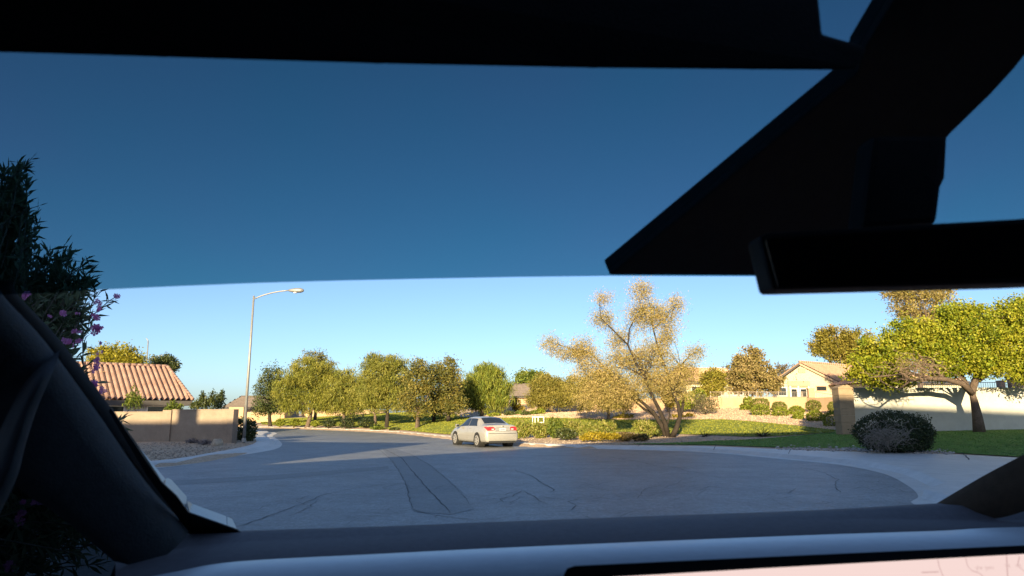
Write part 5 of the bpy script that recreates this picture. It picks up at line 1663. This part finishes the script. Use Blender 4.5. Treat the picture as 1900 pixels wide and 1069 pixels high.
# mirror with stalk
def nprism(name, pts, Yl, Yr, th, m, bevel=.0, parent=cab):
    """flat part across the cabin, depth running from Yl (u=0) to Yr (u=1900)"""
    q = [at(u, v, Yl + (Yr - Yl) * u / 1900) for u, v in pts]
    n = (q[1] - q[0]).cross(q[2] - q[0]).normalized()
    if n.y < 0: n = -n
    mb = MB(); mb.prism(q, n * th)
    return mb.build(name, m, parent, bevel=bevel)
mir = nprism('rear_view_mirror', [(1410, 437), (1432, 430), (1900, 404), (2120, 392), (2150, 420), (2140, 515), (1900, 526), (1440, 538), (1433, 533)], .50, .56, .028, M['cabin_black'], .004)
nprism('mirror_glass', [(1421, 444), (1900, 416), (2110, 404), (2105, 505), (1900, 516), (1444, 528)], .496, .556, .003, M['mirror'], parent=mir)
nprism('mirror_stalk', [(1620, 250), (1760, 250), (1740, 415), (1600, 425)], .55, .60, .03, M['cabin_black'], .006)
# sun visor band along the top
nprism('sun_visor', [(-420, 78), (0, 99), (300, 108), (700, 120), (1100, 128), (1400, 131), (1591, 132), (1613, 90), (1528, 66), (1518, -30), (1510, -200), (-420, -200)], .44, .54, .022, M['cabin_black'], .004)
# left pillar as a lofted trim
def loft(name, rows, m, parent=cab, smooth=True, sub=6):
    """rows: lists of (u, v, dist)"""
    n = len(rows[0])
    def cr(P, f):
        i = int(min(math.floor(f), len(P) - 2)); u = f - i
        p1, p2 = P[i], P[i + 1]; p0 = P[max(i - 1, 0)]; p3 = P[min(i + 2, len(P) - 1)]
        return .5 * ((2 * p1) + (p2 - p0) * u + (2 * p0 - 5 * p1 + 4 * p2 - p3) * u * u + (3 * p1 - p0 - 3 * p2 + p3) * u ** 3)
    PR = [[at(*q) for q in r] for r in rows]
    m_ = (n - 1) * sub + 1
    V = []
    for r in PR:
        for k in range(m_): V.append(cr(r, k / sub))
    F = [(i * m_ + j, i * m_ + j + 1, (i + 1) * m_ + j + 1, (i + 1) * m_ + j) for i in range(len(rows) - 1) for j in range(m_ - 1)]
    me = mesh_from(name, V, F, smooth)
    return link(name, me, m, parent)
loft('pillar_seal', [
    [(26, 520, .80), (34, 548, .82), (110, 630, .90), (206, 757, .965), (287, 872, 1.02), (358, 988, 1.06)],
    [(-2, 520, .78), (6, 548, .79), (84, 632, .86), (184, 766, .93), (264, 882, .985), (344, 992, 1.03)],
    [(-2, 520, .80), (6, 548, .81), (84, 632, .88), (184, 766, .95), (264, 882, 1.0), (344, 992, 1.05)]], M['seal'])
pl_ = loft('windscreen_pillar', [
    [(0, 510, .80), (8, 548, .80), (86, 632, .87), (186, 766, .94), (266, 882, .995), (350, 985, 1.04)],
    [(-6, 510, .78), (2, 550, .77), (78, 636, .84), (176, 770, .91), (256, 886, .965), (345, 996, 1.01)],
    [(-30, 520, .765), (-22, 560, .755), (58, 645, .82), (158, 778, .89), (240, 896, .945), (330, 1012, .99)],
    [(-60, 540, .77), (-50, 590, .755), (36, 668, .815), (138, 795, .875), (222, 910, .93), (305, 1034, .975)],
    [(-130, 570, .82), (-110, 660, .81), (-20, 760, .83), (70, 870, .87), (150, 955, .91), (250, 1050, .95)],
    [(-200, 600, .85), (-180, 700, .83), (-70, 810, .84), (30, 903, .86), (110, 958, .90), (212, 1042, .94)],
    [(-200, 600, .92), (-180, 700, .90), (-70, 810, .91), (34, 906, .93), (114, 960, .97), (216, 1044, 1.01)]], M['cabin_trim'])
loft('door_frame', [
    [(112, 650, .88), (98, 690, .80), (68, 760, .79), (46, 830, .78), (28, 895, .77), (-30, 1010, .76)],
    [(100, 655, .88), (84, 692, .785), (52, 760, .765), (30, 830, .755), (10, 890, .745), (-50, 1000, .735)],
    [(86, 662, .88), (70, 695, .79), (38, 760, .77), (10, 830, .76), (-12, 885, .75), (-75, 990, .74)],
    [(70, 672, .90), (50, 700, .84), (18, 760, .82), (-15, 830, .81), (-40, 880, .80), (-110, 980, .79)]], M['cabin_trim'], pl_)
# side glass, sill
V = [at(-260, 760, .95), at(40, 880, .98), at(230, 1030, 1.03), at(225, 1120, .95), at(-260, 1120, .9)]
mb = MB(); mb.add(V, [tuple(range(5))]); mb.build('side_window', clear_mat('side_glass_tint', (.10, .125, .14)), cab)
nprism('door_sill', [(-300, 1130), (190, 1100), (213, 1043), (300, 1034), (330, 1200), (-300, 1200)], .97, 1.0, .03, M['cabin_black'], .004)
# exterior corner of the steel body seen through the glass
def xplate(name, pts, m):
    """sheet metal corner outside, each corner with its own distance so that it slopes up to the sky"""
    q = [at(*p) for p in pts]
    mb = MB(); mb.prism(q, (0, .002, -.008)); return mb.build(name, m, cab)
xplate('pillar_panel', [(247, 822, 1.10), (255, 826, 1.16), (307, 889, 1.22), (300, 896, 1.17), (268, 852, 1.13)], M['steel_panel'])
xplate('cowl_panel', [(299, 893, 1.19), (311, 887, 1.27), (318, 890, 1.30), (346, 921, 1.36), (346, 943, 1.30), (336, 938, 1.28), (312, 909, 1.21)], M['steel_panel'])
xplate('fender_panel', [(347, 929, 1.31), (357, 935, 1.36), (420, 958, 1.52), (421, 979, 1.42), (400, 976, 1.38), (352, 953, 1.29)], M['steel_panel'])
xplate('fender_panel', [(422, 959, 1.52), (431, 963, 1.56), (442, 987, 1.48), (422, 980, 1.42)], M['steel_panel'])
# dashboard: three bands running across
def band_rows(lines):
    return lines
us = [214, 320, 440, 700, 900, 1200, 1500, 1740, 1950, 2750]
def dl(vs_, d0, d1): return [(u, v, d0 + (d1 - d0) * (u / 1900)) for u, v in zip(us, vs_)]
L0 = dl([1004, 990, 985, 977, 969, 958, 947, 934, 925, 915], 1.02, 1.34)
L0b = dl([1008, 994, 989, 981, 973, 962, 951, 940, 934, 925], .99, 1.30)
L1 = dl([1034, 1018, 1005, 993, 981, 968, 960, 962, 962, 960], .96, 1.26)
L1b = dl([1037, 1021, 1008, 996, 984, 971, 964, 966, 966, 964], .95, 1.25)
L2 = dl([1082, 1060, 1040, 1026, 1016, 1003, 991, 983, 975, 966], .84, 1.12)
loft('dashboard', [L0, L0b, L1, L1b, L2, [(u, v + 4, d - .004) for u, v, d in L2]], M['dash_top'])
L2a = dl([1084, 1062, 1042, 1028, 1018, 1005, 993, 985, 977, 968], .835, 1.115)
L2b = dl([1089, 1066, 1046, 1032, 1022, 1009, 997, 989, 981, 972], .82, 1.10)
L3 = dl([1135, 1122, 1112, 1086, 1075, 1058, 1045, 1034, 1024, 1012], .68, .94)
L3b = dl([1260, 1230, 1200, 1180, 1165, 1150, 1130, 1110, 1100, 1090], .66, .92)
loft('dash_ledge', [L2a, L2b, L3, L3b], M['dash_ledge'])
# right pillar
loft('windscreen_pillar', [
    [(1738, 934, 1.32), (1775, 912, 1.30), (1830, 880, 1.26), (1900, 843, 1.2), (2050, 760, 1.10), (2560, 480, .90), (3300, -40, .68), (3500, -260, .63)],
    [(1752, 938, 1.30), (1790, 918, 1.28), (1850, 888, 1.24), (1925, 850, 1.18), (2080, 775, 1.08), (2600, 505, .88), (3350, -10, .66), (3560, -240, .61)],
    [(1800, 955, 1.27), (1840, 940, 1.25), (1900, 915, 1.21), (1980, 880, 1.15), (2120, 820, 1.04), (2680, 560, .84), (3480, 60, .62), (3700, -190, .57)],
    [(1830, 964, 1.26), (1870, 958, 1.24), (1930, 940, 1.2), (2020, 920, 1.12), (2180, 880, 1.02), (2780, 620, .82), (3600, 120, .60), (3840, -140, .55)]], M['pillar_sun_brown'])
# centre touch screen
_S0, _S1, _S2 = at(1052, 1055, .70), at(1900, 1012, .82), at(1052, 1250, .655)
_sn = (_S1 - _S0).cross(_S2 - _S0).normalized()
def sc_pt(u, v):
    d = ray(u, v); o = Vector((0, 0, CAM_Z))
    return o + d * ((_S0 - o).dot(_sn) / d.dot(_sn))
scr = MB(); q = [sc_pt(1046, 1066), sc_pt(1052, 1055), sc_pt(1066, 1050), sc_pt(1400, 1034.5), sc_pt(1900, 1012), sc_pt(2200, 998), sc_pt(2200, 1200), sc_pt(1046, 1200)]
scr.prism(q, (.01, .02, -.004)); scr_o = scr.build('touchscreen', M['frit'], cab)
em = bpy.data.materials.new('map_display'); em.use_nodes = True
nt = em.node_tree; nt.nodes.remove(nt.nodes['Principled BSDF'])
e = nt.nodes.new('ShaderNodeEmission'); e.inputs[0].default_value = (.62, .47, .44, 1); e.inputs[1].default_value = .5
nt.links.new(e.outputs[0], nt.nodes['Material Output'].inputs['Surface'])
eg = bpy.data.materials.new('map_line'); eg.use_nodes = True
nt = eg.node_tree; nt.nodes.remove(nt.nodes['Principled BSDF'])
e2 = nt.nodes.new('ShaderNodeEmission'); e2.inputs[0].default_value = (.50, .34, .32, 1); e2.inputs[1].default_value = .45
nt.links.new(e2.outputs[0], nt.nodes['Material Output'].inputs['Surface'])
sn = (q[3] - q[1]).cross(q[6] - q[1]).normalized()
if sn.y > 0: sn = -sn
V = [sc_pt(1130, 1072), sc_pt(1400, 1056), sc_pt(1900, 1028.5), sc_pt(2190, 1012), sc_pt(2190, 1190), sc_pt(1130, 1190)]
mb = MB(); mb.add([p + sn * .0008 for p in V], [tuple(range(6))]); mb.build('display', em, scr_o)
def sline(pts, w):
    mb = MB()
    P = [sc_pt(u, v) + sn * .0014 for u, v in pts]
    for a_, b_ in zip(P, P[1:]):
        d = (b_ - a_).normalized(); s = d.cross(sn).normalized() * w / 2
        mb.add([a_ - s, a_ + s, b_ + s, b_ - s], [(0, 1, 2, 3)])
    return mb.build('map_road', eg, scr_o)
sline([(1738, 1038), (1741, 1052), (1750, 1075)], .0013)
sline([(1790, 1036), (1794, 1052), (1802, 1060), (1815, 1064), (1824, 1072)], .0012)
sline([(1866, 1032), (1868, 1075)], .0016)
sline([(1708, 1063), (1740, 1062)], .0014)
sline([(1890, 1033), (1886, 1050), (1900, 1062)], .0012)
for u0, u1, v in ((1808, 1824, 1056), (1827, 1843, 1055.5), (1866, 1873, 1053), (1878, 1900, 1051.5)):
    # street name on the map, too soft to read in the photograph
    cu = bpy.data.curves.new('map_lettering', 'FONT'); cu.body = 'ylw' if u0 < 1825 else 'pwu' if u0 < 1850 else 'W' if u0 < 1875 else 'rm'
    cu.size = .0068; cu.align_x = 'CENTER'
    cu.materials.append(eg)
    tmp = bpy.data.objects.new('tmp', cu); COL.objects.link(tmp)
    dg_ = bpy.context.evaluated_depsgraph_get(); me = bpy.data.meshes.new_from_object(tmp.evaluated_get(dg_))
    bpy.data.objects.remove(tmp)
    lo = bpy.data.objects.new('map_lettering', me); COL.objects.link(lo); lo['kind'] = 'stuff'
    X = (sc_pt(u1, v - (u1 - u0) * .05) - sc_pt(u0, v)).normalized(); Zv = sn; Yv = Zv.cross(X).normalized()
    m4 = Matrix((X, Yv, Zv)).transposed().to_4x4(); m4.translation = sc_pt((u0 + u1) / 2, v + 2) + sn * .0018
    lo.parent = scr_o; lo.matrix_world = m4
# closed rest of the cabin: roof, sides, back
def cbox(name, c, s, m=M['cabin_black']):
    mb = MB(); mb.box(c, s); return mb.build(name, m, cab, bevel=.01)
cbox('roof_lining', (.35, -1.15, CAM_Z + .47), (2.5, 3.1, .04))
cbox('rear_bulkhead', (.35, -2.7, CAM_Z - .3), (2.5, .05, 1.6))
cbox('door_panel', (-.98, -1.25, CAM_Z - .25), (.05, 2.9, 1.45))
cbox('door_panel', (1.66, -.75, CAM_Z - .25), (.05, 3.9, 1.45))
cbox('cabin_floor', (.35, -1.0, CAM_Z - 1.1), (2.6, 3.4, .05))
cbox('seat_back', (.0, -.75, CAM_Z - .45), (.55, .14, .95))
